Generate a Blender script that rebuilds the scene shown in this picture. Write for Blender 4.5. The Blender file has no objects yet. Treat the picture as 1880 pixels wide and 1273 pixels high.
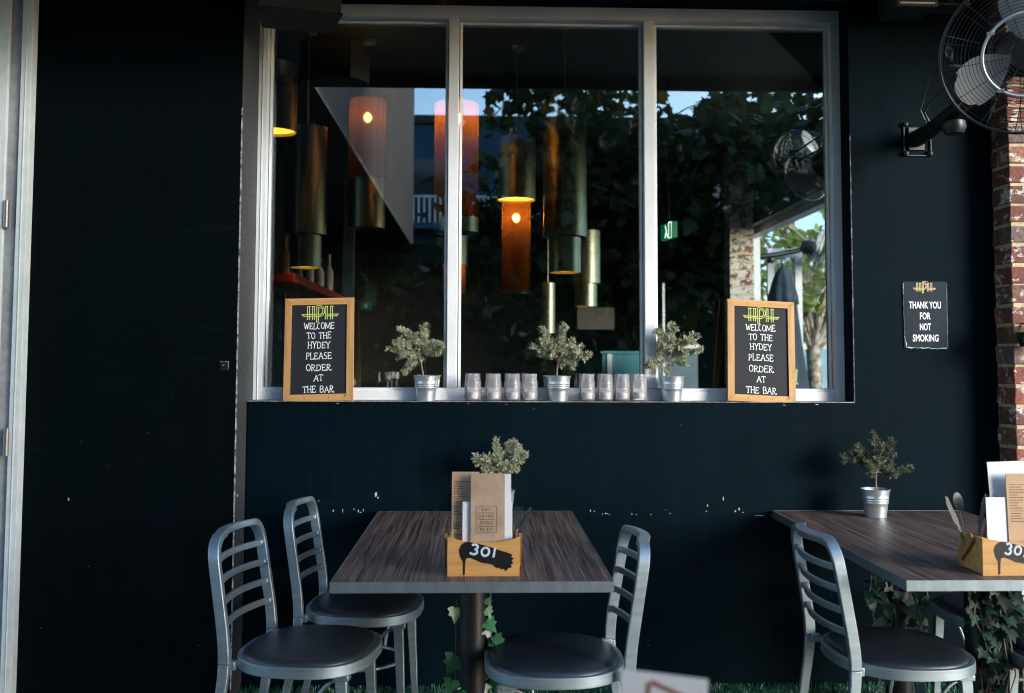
import bpy, math, random
import numpy as np
from mathutils import Vector, Matrix, Euler

random.seed(11)
PI = math.pi
R = math.radians
sc = bpy.context.scene
COL = sc.collection

# ------------------------------------------------------------------ camera
CAM = Vector((0.0, -4.33, 1.40))
F_PX, PX0, PY0 = 1829.0, 940.0, 547.0           # focal length and principal point, in photo pixels
ROLL, PITCH, YAW = R(0.2), math.atan2(113, F_PX), math.atan2(56, F_PX)
_fw = Vector((math.sin(YAW)*math.cos(PITCH), math.cos(YAW)*math.cos(PITCH), math.sin(PITCH)))
_rt = Vector((math.cos(YAW), -math.sin(YAW), 0))
_up = _rt.cross(_fw)
RT = math.cos(ROLL)*_rt + math.sin(ROLL)*_up
UP = -math.sin(ROLL)*_rt + math.cos(ROLL)*_up
cd = bpy.data.cameras.new('camera')
cam = bpy.data.objects.new('camera', cd); COL.objects.link(cam)
M = Matrix((RT, UP, -_fw)).transposed().to_4x4(); M.translation = CAM
cam.matrix_world = M
cd.sensor_width = 36.0
cd.lens = 36.0*F_PX/1880.0
cd.shift_y = -(636.5-PY0)/1880.0
cd.clip_start, cd.clip_end = 0.05, 500
cd.dof.use_dof = True
cd.dof.focus_distance = 3.9
cd.dof.aperture_fstop = 3.2
sc.camera = cam

# ------------------------------------------------------------------ light
SUN_AZ, SUN_EL = R(44), R(14)                 # azimuth to the right of the wall's normal
S = Vector((math.sin(SUN_AZ)*math.cos(SUN_EL), -math.cos(SUN_AZ)*math.cos(SUN_EL), math.sin(SUN_EL)))
w = bpy.data.worlds.new('World'); sc.world = w; w.use_nodes = True
nt = w.node_tree; bg = nt.nodes['Background']
sky = nt.nodes.new('ShaderNodeTexSky'); sky.sky_type = 'NISHITA'; sky.sun_disc = False
sky.sun_elevation = SUN_EL; sky.sun_rotation = PI - SUN_AZ
sky.altitude = 50; sky.air_density = 1.0; sky.dust_density = 0.8; sky.ozone_density = 3.4
nt.links.new(sky.outputs[0], bg.inputs[0]); bg.inputs[1].default_value = 0.15
sl = bpy.data.lights.new('sun', 'SUN'); sl.energy = 1.35; sl.angle = R(25); sl.color = (1.0, 0.97, 0.92)
so = bpy.data.objects.new('sun', sl); COL.objects.link(so)
so.rotation_euler = S.to_track_quat('Z', 'Y').to_euler(); so.location = S*30
sc.view_settings.view_transform = 'Standard'; sc.view_settings.look = 'None'
sc.view_settings.exposure = 1.9; sc.view_settings.gamma = 1.0
sc.render.engine = 'CYCLES'
cy = sc.cycles
cy.use_denoising = True; cy.filter_width = 1.1
try: cy.denoiser = 'OPENIMAGEDENOISE'
except Exception: pass
cy.max_bounces = 10; cy.transparent_max_bounces = 24; cy.transmission_bounces = 8
cy.glossy_bounces = 5; cy.diffuse_bounces = 4
cy.caustics_reflective = False; cy.caustics_refractive = False
cy.sample_clamp_indirect = 6.0

# ------------------------------------------------------------------ measuring the photograph (pixel -> point on a real plane)
def ray(x, y): return (x-PX0)/F_PX*RT - (y-PY0)/F_PX*UP + _fw
def atY(x, y, Y=0.0):
    d = ray(x, y); return CAM + d*((Y-CAM.y)/d.y)
def atZ(x, y, Z):
    d = ray(x, y); return CAM + d*((Z-CAM.z)/d.z)
def atX(x, y, X):
    d = ray(x, y); return CAM + d*((X-CAM.x)/d.x)

# ------------------------------------------------------------------ materials
def nmat(name):
    m = bpy.data.materials.new(name); m.use_nodes = True
    t = m.node_tree; b = t.nodes['Principled BSDF']
    return m, t, b
def node(t, typ, **kw):
    n = t.nodes.new(typ)
    for k, v in kw.items(): setattr(n, k, v)
    return n
def coords(t, scale=(1, 1, 1), kind='Object', rot=(0, 0, 0)):
    tc = node(t, 'ShaderNodeTexCoord'); mp = node(t, 'ShaderNodeMapping')
    mp.inputs['Scale'].default_value = scale; mp.inputs['Rotation'].default_value = rot
    t.links.new(tc.outputs[kind], mp.inputs[0]); return mp.outputs[0]
def noise(t, vec, scale, detail=4, rough=.55):
    n = node(t, 'ShaderNodeTexNoise'); n.inputs['Scale'].default_value = scale
    n.inputs['Detail'].default_value = detail; n.inputs['Roughness'].default_value = rough
    t.links.new(vec, n.inputs['Vector']); return n.outputs['Fac']
def ramp(t, fac, stops):
    r = node(t, 'ShaderNodeValToRGB'); e = r.color_ramp.elements
    while len(e) < len(stops): e.new(.5)
    for i, (p, c) in enumerate(stops):
        e[i].position = p; e[i].color = (c[0], c[1], c[2], 1)
    t.links.new(fac, r.inputs[0]); return r.outputs[0]
def bump(t, b, fac, strength, dist=.01):
    n = node(t, 'ShaderNodeBump'); n.inputs['Strength'].default_value = strength
    n.inputs['Distance'].default_value = dist
    t.links.new(fac, n.inputs['Height']); t.links.new(n.outputs[0], b.inputs['Normal'])
def mixc(t, fac, a, b_):
    n = node(t, 'ShaderNodeMix', data_type='RGBA')
    for sock, v in ((n.inputs[0], fac), (n.inputs[6], a), (n.inputs[7], b_)):
        if hasattr(v, 'links'): t.links.new(v, sock)
        else: sock.default_value = v if isinstance(v, float) else (v[0], v[1], v[2], 1)
    return n.outputs[2]
def mat(name, base, rough=.5, metal=0., spec=.5, var=.15, vscale=6., bscale=0, bstr=.2, bdist=.002, scale=(1, 1, 1), coat=0, rvar=0):
    m, t, b = nmat(name)
    v = coords(t, scale)
    n = noise(t, v, vscale)
    c = ramp(t, n, [(.3, [x*(1-var) for x in base]), (.7, [min(1, x*(1+var)) for x in base])])
    t.links.new(c, b.inputs['Base Color'])
    b.inputs['Roughness'].default_value = rough; b.inputs['Metallic'].default_value = metal
    b.inputs['Specular IOR Level'].default_value = spec
    if coat: b.inputs['Coat Weight'].default_value = coat
    if rvar:
        n3 = noise(t, v, vscale*2.3)
        rr = node(t, 'ShaderNodeMapRange'); rr.inputs[3].default_value = rough-rvar; rr.inputs[4].default_value = rough+rvar
        t.links.new(n3, rr.inputs[0]); t.links.new(rr.outputs[0], b.inputs['Roughness'])
    if bscale:
        bump(t, b, noise(t, v, bscale, 3), bstr, bdist)
    return m
def emit(name, col, strength):
    m, t, b = nmat(name)
    b.inputs['Base Color'].default_value = (*col, 1)
    b.inputs['Emission Color'].default_value = (*col, 1); b.inputs['Emission Strength'].default_value = strength
    return m

def paint_wall(name, base, rough):
    m, t, b = nmat(name)
    v = coords(t)
    big = noise(t, v, 1.3, 5)
    c = ramp(t, big, [(.3, [x*.75 for x in base]), (.7, [x*1.3 for x in base])])
    sp = noise(t, v, 160, 2)                               # small pale specks of wear
    spm = ramp(t, sp, [(.735, (0, 0, 0)), (.76, (1, 1, 1))])
    patch = ramp(t, noise(t, v, 2.2, 3), [(.5, (0, 0, 0)), (.65, (1, 1, 1))])
    mul = node(t, 'ShaderNodeMath', operation='MULTIPLY'); t.links.new(spm, mul.inputs[0]); t.links.new(patch, mul.inputs[1])
    scn = noise(t, coords(t, (3.2, 3.2, 26)), 1.0, 5, .7)            # smeared scuffs and dust, mostly near chair-back height
    scm = ramp(t, scn, [(.60, (0, 0, 0)), (.78, (.09, .09, .09))])
    vs = noise(t, coords(t, (34, 34, .7)), 1.0, 3, .6)               # faint vertical roller lines
    c = mixc(t, ramp(t, vs, [(.45, (0, 0, 0)), (.75, (.5, .5, .5))]), c, [x*1.7 for x in base])
    c = mixc(t, scm, c, (.05, .058, .062))
    t.links.new(mixc(t, mul.outputs[0], c, (.10, .115, .12)), b.inputs['Base Color'])
    b.inputs['Roughness'].default_value = rough
    b.inputs['Specular IOR Level'].default_value = .05
    h = node(t, 'ShaderNodeMath', operation='ADD')
    roll = noise(t, coords(t, (1, 1, .7)), 240, 2)
    t.links.new(roll, h.inputs[0]); t.links.new(noise(t, v, 30, 3), h.inputs[1])
    bump(t, b, h.outputs[0], .35, .0012)
    return m
def worn(name, dark, light, scale, lo, hi, rough=.6):
    m, t, b = nmat(name)
    c = ramp(t, noise(t, coords(t), scale, 6, .7), [(lo, dark), (hi, light)])
    t.links.new(c, b.inputs['Base Color']); b.inputs['Roughness'].default_value = rough
    return m
def laminate():
    m, t, b = nmat('dark wood grain laminate')
    a = noise(t, coords(t, (90, 1.6, 1)), 1.0, 4, .65)
    f = noise(t, coords(t, (430, 2.4, 1)), 1.0, 2, .6)
    c1 = ramp(t, a, [(.36, (.022, .0135, .011)), (.50, (.064, .041, .034)), (.66, (.15, .105, .088))])
    fm = ramp(t, f, [(.50, (0, 0, 0)), (.68, (1, 1, 1))])
    t.links.new(mixc(t, fm, c1, (.31, .22, .18)), b.inputs['Base Color'])
    b.inputs['Roughness'].default_value = .46; b.inputs['Specular IOR Level'].default_value = .35
    bump(t, b, a, .15, .001)
    return m
def pine(name, base, dirscale):
    m, t, b = nmat(name)
    a = noise(t, coords(t, dirscale), 1.0, 5, .6)
    c = ramp(t, a, [(.3, [x*.72 for x in base]), (.5, base), (.72, [min(1, x*1.25) for x in base])])
    k = noise(t, coords(t), 14, 2)
    km = ramp(t, k, [(.70, (0, 0, 0)), (.78, (1, 1, 1))])
    t.links.new(mixc(t, km, c, [x*.45 for x in base]), b.inputs['Base Color'])
    b.inputs['Roughness'].default_value = .48
    bump(t, b, a, .2, .001)
    return m
def leafmat(name, stops, trans=.35, rough=.5):
    m, t, b = nmat(name)
    g = node(t, 'ShaderNodeNewGeometry')
    c = ramp(t, g.outputs['Random Per Island'], stops)
    t.links.new(c, b.inputs['Base Color']); b.inputs['Roughness'].default_value = rough
    tr = node(t, 'ShaderNodeBsdfTranslucent'); t.links.new(c, tr.inputs[0])
    mx = node(t, 'ShaderNodeMixShader'); mx.inputs[0].default_value = trans
    t.links.new(b.outputs[0], mx.inputs[1]); t.links.new(tr.outputs[0], mx.inputs[2])
    t.links.new(mx.outputs[0], t.nodes['Material Output'].inputs[0])
    return m
def brickmat(name, stops, white):
    m, t, b = nmat(name)
    g = node(t, 'ShaderNodeNewGeometry'); v = coords(t)
    c = ramp(t, g.outputs['Random Per Island'], stops)
    n1 = noise(t, v, 60, 4); c2 = mixc(t, ramp(t, n1, [(.35, (0, 0, 0)), (.7, (.7, .7, .7))]), c, (.05, .022, .018))
    n2 = noise(t, coords(t, (1, 1, 1.4)), 13, 6, .7)          # remains of old whitewash
    wm = ramp(t, n2, [(white, (0, 0, 0)), (white+.05, (1, 1, 1))])
    t.links.new(mixc(t, wm, c2, (.52, .50, .47)), b.inputs['Base Color'])
    b.inputs['Roughness'].default_value = .85
    bump(t, b, n1, .6, .004)
    return m
def glassmat():
    m, t, b = nmat('window glass')
    t.nodes.remove(b)
    gl = node(t, 'ShaderNodeBsdfGlossy'); gl.inputs['Roughness'].default_value = 0.0
    gl.inputs['Color'].default_value = (.93, 1, .98, 1)
    tr = node(t, 'ShaderNodeBsdfTransparent'); tr.inputs[0].default_value = (.93, .97, .95, 1)
    fr = node(t, 'ShaderNodeFresnel'); fr.inputs['IOR'].default_value = 2.45
    mx = node(t, 'ShaderNodeMixShader')
    t.links.new(fr.outputs[0], mx.inputs[0]); t.links.new(tr.outputs[0], mx.inputs[1]); t.links.new(gl.outputs[0], mx.inputs[2])
    t.links.new(mx.outputs[0], t.nodes['Material Output'].inputs[0])
    return m
def jarglass():
    m, t, b = nmat('pressed jar glass')
    t.nodes.remove(b)
    g = node(t, 'ShaderNodeBsdfGlossy'); g.inputs['Roughness'].default_value = .06
    tr = node(t, 'ShaderNodeBsdfTransparent'); tr.inputs[0].default_value = (.97, .97, .98, 1)
    d = node(t, 'ShaderNodeBsdfDiffuse'); d.inputs[0].default_value = (.78, .76, .78, 1)
    fr = node(t, 'ShaderNodeFresnel'); fr.inputs['IOR'].default_value = 1.36
    mx = node(t, 'ShaderNodeMixShader'); t.links.new(fr.outputs[0], mx.inputs[0])
    t.links.new(tr.outputs[0], mx.inputs[1]); t.links.new(g.outputs[0], mx.inputs[2])
    m2 = node(t, 'ShaderNodeMixShader'); m2.inputs[0].default_value = .17
    t.links.new(mx.outputs[0], m2.inputs[1]); t.links.new(d.outputs[0], m2.inputs[2])
    t.links.new(m2.outputs[0], t.nodes['Material Output'].inputs[0])
    return m
def amber():
    m, t, b = nmat('amber mesh shade')
    t.nodes.remove(b)
    tl = node(t, 'ShaderNodeBsdfTranslucent'); tl.inputs[0].default_value = (.15, .043, .008, 1)
    tr = node(t, 'ShaderNodeBsdfRefraction'); tr.inputs[0].default_value = (1.0, .56, .20, 1); tr.inputs['IOR'].default_value = 1.2; tr.inputs['Roughness'].default_value = .55
    df = node(t, 'ShaderNodeBsdfDiffuse'); df.inputs[0].default_value = (.05, .016, .006, 1)
    m1 = node(t, 'ShaderNodeMixShader'); m1.inputs[0].default_value = .34
    t.links.new(tl.outputs[0], m1.inputs[1]); t.links.new(tr.outputs[0], m1.inputs[2])
    m2 = node(t, 'ShaderNodeMixShader'); m2.inputs[0].default_value = .25
    t.links.new(m1.outputs[0], m2.inputs[1]); t.links.new(df.outputs[0], m2.inputs[2])
    t.links.new(m2.outputs[0], t.nodes['Material Output'].inputs[0])
    return m
def brushed(name, base, rough, scale, metal=1.0):
    m, t, b = nmat(name)
    n = noise(t, coords(t, scale), 1.0, 3)
    t.links.new(ramp(t, n, [(.3, [x*.85 for x in base]), (.7, [min(1, x*1.1) for x in base])]), b.inputs['Base Color'])
    b.inputs['Metallic'].default_value = metal
    rr = node(t, 'ShaderNodeMapRange'); rr.inputs[3].default_value = rough-.13; rr.inputs[4].default_value = rough+.13
    t.links.new(noise(t, coords(t), 14, 6, .7), rr.inputs[0]); t.links.new(rr.outputs[0], b.inputs['Roughness'])
    bump(t, b, noise(t, coords(t, tuple(4*x for x in scale)), 1.0, 3), .12, .0006)
    return m

K = {}
K['wall'] = paint_wall('dark navy satin paint', (.0007, .0058, .0100), .66)
K['wallL'] = paint_wall('black satin paint', (.0009, .0030, .0042), .62)
K['return'] = worn('speckled grey paint with sun sheen', (.020, .022, .024), (.085, .09, .095), 55, .35, .75)  # speckled paint, lightened to stand in for sun sheen on the return
K['edge'] = worn('chipped paint edge', (.03, .035, .04), (.55, .55, .54), 28, .42, .58)
K['chip'] = mat('bare plaster', (.40, .42, .42), .8)
K['sill'] = worn('worn sill paint', (.06, .065, .07), (.42, .40, .38), 30, .35, .65)
K['frame'] = mat('grey white window paint', (.80, .84, .85), .45, var=.08, vscale=5, bscale=40, bstr=.1, scale=(1, 1, 1), rvar=.1)
K['doorpaint'] = worn('chalky door paint', (.60, .66, .63), (.80, .83, .80), 9, .3, .7)
K['doorrec'] = worn('weathered door seal', (.22, .24, .25), (.45, .45, .45), 14, .3, .7)
K['alu'] = brushed('brushed aluminium', (.33, .40, .44), .50, (3, 3, 60), .85)
K['edgealu'] = brushed('scuffed aluminium edging', (.27, .33, .37), .46, (25, 25, 8), .85)
K['galv'] = brushed('galvanised steel', (.62, .69, .72), .36, (8, 8, 30), .8)
K['chrome'] = mat('polished steel', (.50, .52, .53), .22, metal=1, var=.05)
K['vinyl'] = mat('black seat vinyl', (.022, .029, .040), .34, var=.2, vscale=4, bscale=420, bstr=.35, bdist=.0012)
K['lam'] = laminate()
K['blackmetal'] = mat('black powder coat', (.008, .009, .011), .40, var=.2)
K['wire'] = mat('dark cage wire', (.10, .11, .115), .32, metal=1)
K['fanblade'] = mat('pale fan blade', (.58, .60, .62), .40, metal=.1, var=.08, vscale=4)
K['pineX'] = pine('varnished pine', (.56, .30, .10), (3, 60, 40))
K['pineZ'] = pine('varnished pine upright', (.50, .28, .10), (45, 45, 3))
K['pinedark'] = pine('darker varnished pine', (.40, .19, .065), (45, 45, 3))
K['chalk'] = mat('chalkboard', (.0040, .0075, .0125), .7, var=.35, vscale=7, bscale=90, bstr=.1)
K['white'] = mat('white chalk paint', (.80, .82, .82), .8, var=.1, vscale=60)
K['lime'] = mat('lime chalk paint', (.55, .62, .17), .8, var=.15, vscale=60)
K['gold'] = mat('gold print', (.62, .50, .22), .6)
K['signbg'] = mat('navy sign face', (.002, .012, .026), .5, spec=.15, var=.25, vscale=18)
K['peel'] = mat('pale plastic edge', (.42, .50, .53), .3, var=.3, vscale=80)
K['peeldim'] = mat('dull plastic edge', (.05, .085, .105), .3, var=.3, vscale=80)
K['kraft'] = mat('kraft card', (.50, .33, .20), .75, var=.08, vscale=9, bscale=200, bstr=.1)
K['kraft2'] = mat('mottled kraft cover', (.42, .30, .20), .6, var=.25, vscale=11)
K['ink'] = mat('dark ink', (.02, .018, .016), .7)
K['greyink'] = mat('faded ink', (.13, .085, .055), .8)
K['paper'] = mat('white paper', (.74, .76, .80), .7, var=.04)
K['brownink'] = mat('brown print', (.26, .085, .06), .7)
K['splash'] = mat('black brushed paint', (.006, .007, .008), .4, var=.3)
K['chalkblue'] = mat('blue white chalk', (.52, .62, .74), .8, var=.1, vscale=80)
K['mortar'] = mat('cream mortar', (.46, .385, .245), .9, var=.25, vscale=30, bscale=120, bstr=.5)
K['brick'] = brickmat('old red brick', [(0, (.24, .062, .04)), (.25, (.36, .17, .11)), (.5, (.12, .065, .06)), (.75, (.20, .06, .043)), (1, (.16, .13, .125))], .55)
K['brickwhite'] = brickmat('whitewashed brick', [(0, (.20, .055, .035)), (.5, (.15, .06, .045)), (1, (.22, .09, .06))], .45)
K['turf'] = leafmat('artificial turf blades', [(0, (.014, .11, .06)), (.6, (.028, .17, .10)), (1, (.14, .36, .24))], .2, .35)
K['turfbase'] = mat('turf backing', (.008, .04, .024), .8)
K['paving'] = mat('grey paving', (.14, .14, .14), .8, var=.2, vscale=2, bscale=30)
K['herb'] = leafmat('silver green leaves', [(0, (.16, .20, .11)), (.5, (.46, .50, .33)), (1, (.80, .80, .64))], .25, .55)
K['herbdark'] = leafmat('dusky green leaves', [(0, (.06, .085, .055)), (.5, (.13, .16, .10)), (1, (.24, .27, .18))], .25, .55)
K['twig'] = mat('grey brown twig', (.22, .17, .13), .8, var=.3, vscale=40)
K['soil'] = mat('potting soil', (.03, .02, .014), .95, var=.4, vscale=60, bscale=80, bstr=.8, bdist=.01)
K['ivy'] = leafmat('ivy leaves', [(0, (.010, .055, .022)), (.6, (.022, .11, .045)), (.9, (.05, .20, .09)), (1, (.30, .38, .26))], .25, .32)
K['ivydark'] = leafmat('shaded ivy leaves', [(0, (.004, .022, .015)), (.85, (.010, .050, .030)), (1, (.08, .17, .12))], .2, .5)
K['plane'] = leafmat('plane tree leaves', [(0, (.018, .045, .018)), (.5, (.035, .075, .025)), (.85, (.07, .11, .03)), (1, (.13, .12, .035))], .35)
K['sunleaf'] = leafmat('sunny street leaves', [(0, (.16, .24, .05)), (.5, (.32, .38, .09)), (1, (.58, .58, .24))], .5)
K['bark'] = worn('mottled pale bark', (.14, .10, .075), (.55, .48, .40), 9, .40, .60, .85)
K['darkbark'] = mat('dark bark', (.06, .05, .042), .9, var=.3, vscale=12, bscale=30, bstr=.6)
K['glass'] = glassmat()
K['jar'] = jarglass()
K['amber'] = amber()
K['brass'] = brushed('aged brass', (.26, .29, .21), .40, (30, 30, 2))
K['glow'] = emit('glowing lamp inside', (1.0, .40, .035), .95)
K['bulb'] = emit('lit bulb', (1.0, .62, .25), 52)
K['bulbstrong'] = emit('strong lit bulb', (1.0, .62, .25), 95)
K['bulbdim'] = emit('dim lit bulb', (1.0, .62, .25), 26)
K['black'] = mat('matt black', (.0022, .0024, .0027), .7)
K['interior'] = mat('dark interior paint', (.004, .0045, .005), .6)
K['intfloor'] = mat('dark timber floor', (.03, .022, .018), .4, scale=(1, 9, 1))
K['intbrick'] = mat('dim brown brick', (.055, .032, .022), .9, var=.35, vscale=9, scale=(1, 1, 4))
K['soffit'] = mat('grey soffit paint', (.028, .038, .036), .5, var=.1, vscale=2)
K['fascia'] = mat('black fascia', (.004, .0045, .005), .5)
K['cladding'] = mat('weathered cladding', (.125, .105, .10), .9, spec=.08, var=.35, vscale=1.2, scale=(1, 3, .15))
K['farwall'] = mat('blue grey render', (.035, .085, .14), .9, spec=.1, var=.08, vscale=1)
K['farpale'] = mat('beige render', (.36, .31, .27), .8, var=.08)
K['rail'] = mat('white rail', (.62, .64, .66), .5)
K['darkwin'] = mat('dark far glass', (.02, .028, .035), .1)
K['redshelf'] = mat('red shelf paint', (.42, .02, .012), .45)
K['navycloth'] = mat('navy umbrella cloth', (.018, .034, .055), .8, var=.25, vscale=5, bscale=60, bstr=.2)
K['whitepaint'] = mat('white door paint', (.66, .70, .72), .4, var=.05)
K['bluefence'] = mat('pale blue fence paint', (.22, .40, .50), .7, var=.1)
K['teal'] = mat('teal panel', (.06, .20, .24), .35, var=.1)
K['steelblue'] = mat('blue grey panel', (.10, .15, .20), .35, var=.1)
K['beige'] = mat('dim board', (.11, .10, .085), .7)
K['green'] = emit('lit green sign', (.0, .20, .08), .15)
K['signwhite'] = emit('lit white pictogram', (.75, 1.0, .85), .55)
K['rubber'] = mat('black cable', (.02, .021, .023), .35)
K['hinge'] = mat('old steel hinge', (.30, .28, .26), .4, metal=.8)
K['salt'] = mat('white salt', (.72, .74, .78), .7)
def bottle_mat(name, c): return mat(name, c, .25, var=.1)

# ------------------------------------------------------------------ mesh building
class MB:
    def __init__(s): s.v = []; s.f = []; s.m = []
    def add(s, verts, faces, mi=0):
        o = len(s.v); s.v += [tuple(p) for p in verts]
        for f in faces: s.f.append(tuple(i+o for i in f)); s.m.append(mi)
    def box(s, x0, x1, y0, y1, z0, z1, mi=0, mtx=None, jit=0):
        p = [Vector((x, y, z)) for z in (z0, z1) for y in (y0, y1) for x in (x0, x1)]
        if jit: p = [q+Vector((random.uniform(-jit, jit) for _ in range(3))) for q in p]
        if mtx is not None: p = [mtx @ q for q in p]
        s.add(p, [(0, 2, 3, 1), (4, 5, 7, 6), (0, 1, 5, 4), (2, 6, 7, 3), (0, 4, 6, 2), (1, 3, 7, 5)], mi)
    def tube(s, pts, r, n=8, mi=0, flat=None, fdir=None, cap=True):
        pts = [Vector(p) for p in pts]; k = len(pts)
        rs = r if isinstance(r, (list, tuple)) else [r]*k
        t0 = (pts[1]-pts[0]).normalized()
        a = fdir.copy() if fdir is not None else (Vector((0, 0, 1)) if abs(t0.z) < .9 else Vector((1, 0, 0)))
        V = []
        for i, p in enumerate(pts):
            t = (pts[min(i+1, k-1)]-pts[max(i-1, 0)])
            t = t.normalized() if t.length > 1e-9 else t0
            a = (fdir if fdir is not None else a); a = a - t*a.dot(t)
            a = a.normalized() if a.length > 1e-6 else t.orthogonal().normalized()
            b = t.cross(a)
            for j in range(n):
                th = 2*PI*j/n
                V.append(p + (a*math.cos(th)*(flat if flat else 1) + b*math.sin(th))*rs[i])
        Fs = [(i*n+j, i*n+(j+1) % n, (i+1)*n+(j+1) % n, (i+1)*n+j) for i in range(k-1) for j in range(n)]
        if cap: Fs += [tuple(range(n))[::-1], tuple(range((k-1)*n, k*n))]
        s.add(V, Fs, mi)
    def rect(s, pts, nrm, hn, hb, mi=0, closed=False):
        """sweep a rectangular bar; nrm = direction of its broad side at each point"""
        pts = [Vector(p) for p in pts]; k = len(pts); V = []
        hns = hn if isinstance(hn, (list, tuple)) else [hn]*k
        for i, p in enumerate(pts):
            if closed: t = pts[(i+1) % k]-pts[i-1]
            else: t = pts[min(i+1, k-1)]-pts[max(i-1, 0)]
            t.normalize(); a = Vector(nrm[i]); a = (a-t*a.dot(t)).normalized(); b = t.cross(a)
            for x, y in ((1, 1), (1, -1), (-1, -1), (-1, 1)): V.append(p+a*hns[i]*x+b*hb*y)
        rng = k if closed else k-1
        Fs = [(i*4+j, i*4+(j+1) % 4, ((i+1) % k)*4+(j+1) % 4, ((i+1) % k)*4+j) for i in range(rng) for j in range(4)]
        if not closed: Fs += [(3, 2, 1, 0), tuple(range((k-1)*4, k*4))]
        s.add(V, Fs, mi)
    def lathe(s, prof, n=32, mi=0, c=(0, 0, 0), mtx=None, close=False):
        V = []; c = Vector(c)
        for r, z in prof:
            for j in range(n):
                p = Vector((r*math.cos(2*PI*j/n), r*math.sin(2*PI*j/n), z))
                V.append((mtx @ p if mtx is not None else p)+c)
        k = len(prof)
        Fs = [(i*n+j, i*n+(j+1) % n, (i+1)*n+(j+1) % n, (i+1)*n+j) for i in range(k-1) for j in range(n)]
        if prof[0][0] > 1e-6 and close: Fs.append(tuple(range(n))[::-1])
        if prof[-1][0] > 1e-6 and close: Fs.append(tuple(range((k-1)*n, k*n)))
        s.add(V, Fs, mi)
    def prism(s, outline, fn, d, mi=0):
        """outline (u,v) -> fn(u,v,depth)"""
        n = len(outline)
        V = [fn(u, v, 0) for u, v in outline]+[fn(u, v, d) for u, v in outline]
        s.add(V, [tuple(range(n)), tuple(range(n, 2*n))[::-1]]+[(i, (i+1) % n, n+(i+1) % n, n+i) for i in range(n)], mi)
    def build(s, name, mats, parent=None, smooth=None, bevel=0, world=True):
        me = bpy.data.meshes.new(name)
        off = parent.location if (parent is not None and world) else Vector((0, 0, 0))
        if parent is not None and world and parent.parent is not None: off = off+parent.parent.location
        me.from_pydata([(p[0]-off[0], p[1]-off[1], p[2]-off[2]) for p in s.v], [], s.f)
        if not isinstance(mats, (list, tuple)): mats = [mats]
        for m in mats: me.materials.append(m)
        me.polygons.foreach_set('material_index', s.m)
        if smooth is not None:
            me.polygons.foreach_set('use_smooth', [True]*len(me.polygons))
            me.set_sharp_from_angle(angle=R(smooth))
        me.update()
        o = bpy.data.objects.new(name, me); COL.objects.link(o)
        if parent is not None: o.parent = parent
        if bevel:
            b = o.modifiers.new('bevel', 'BEVEL'); b.width = bevel; b.segments = 2; b.limit_method = 'ANGLE'; b.angle_limit = R(40)
        return o
def thing(name, label, cat, loc=(0, 0, 0), rotz=0, group=None):
    o = bpy.data.objects.new(name, None); COL.objects.link(o); o.empty_display_size = .1
    o.location = loc; o.rotation_euler = (0, 0, rotz); o['label'] = label; o['category'] = cat
    if group: o['group'] = group
    return o
def tag(o, label, cat, group=None):
    o['label'] = label; o['category'] = cat
    if group: o['group'] = group
    return o
def struct(o, kind='structure'): o['kind'] = kind; return o
def dup(root, loc, rotz, label, group=None, skip=()):
    r = root.copy(); COL.objects.link(r); r.location = loc; r.rotation_euler = (0, 0, rotz); r['label'] = label
    if group: r['group'] = group
    for ch in list(root.children):
        if ch.name.split('.')[0] in skip: continue
        c = ch.copy(); COL.objects.link(c); c.parent = r
        for g in ch.children:
            d = g.copy(); COL.objects.link(d); d.parent = c
    return r
def text_geo(txt, size, xs=1.0, off=0.0):
    cu = bpy.data.curves.new('t', 'FONT'); cu.body = txt; cu.size = size; cu.align_x = 'CENTER'; cu.align_y = 'CENTER'
    cu.offset = off; cu.resolution_u = 3
    ob = bpy.data.objects.new('t', cu); me = bpy.data.meshes.new_from_object(ob)
    V = [(v.co.x*xs, v.co.y) for v in me.vertices]; Fs = [tuple(p.vertices) for p in me.polygons]
    bpy.data.objects.remove(ob); bpy.data.curves.remove(cu); bpy.data.meshes.remove(me)
    return V, Fs

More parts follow.
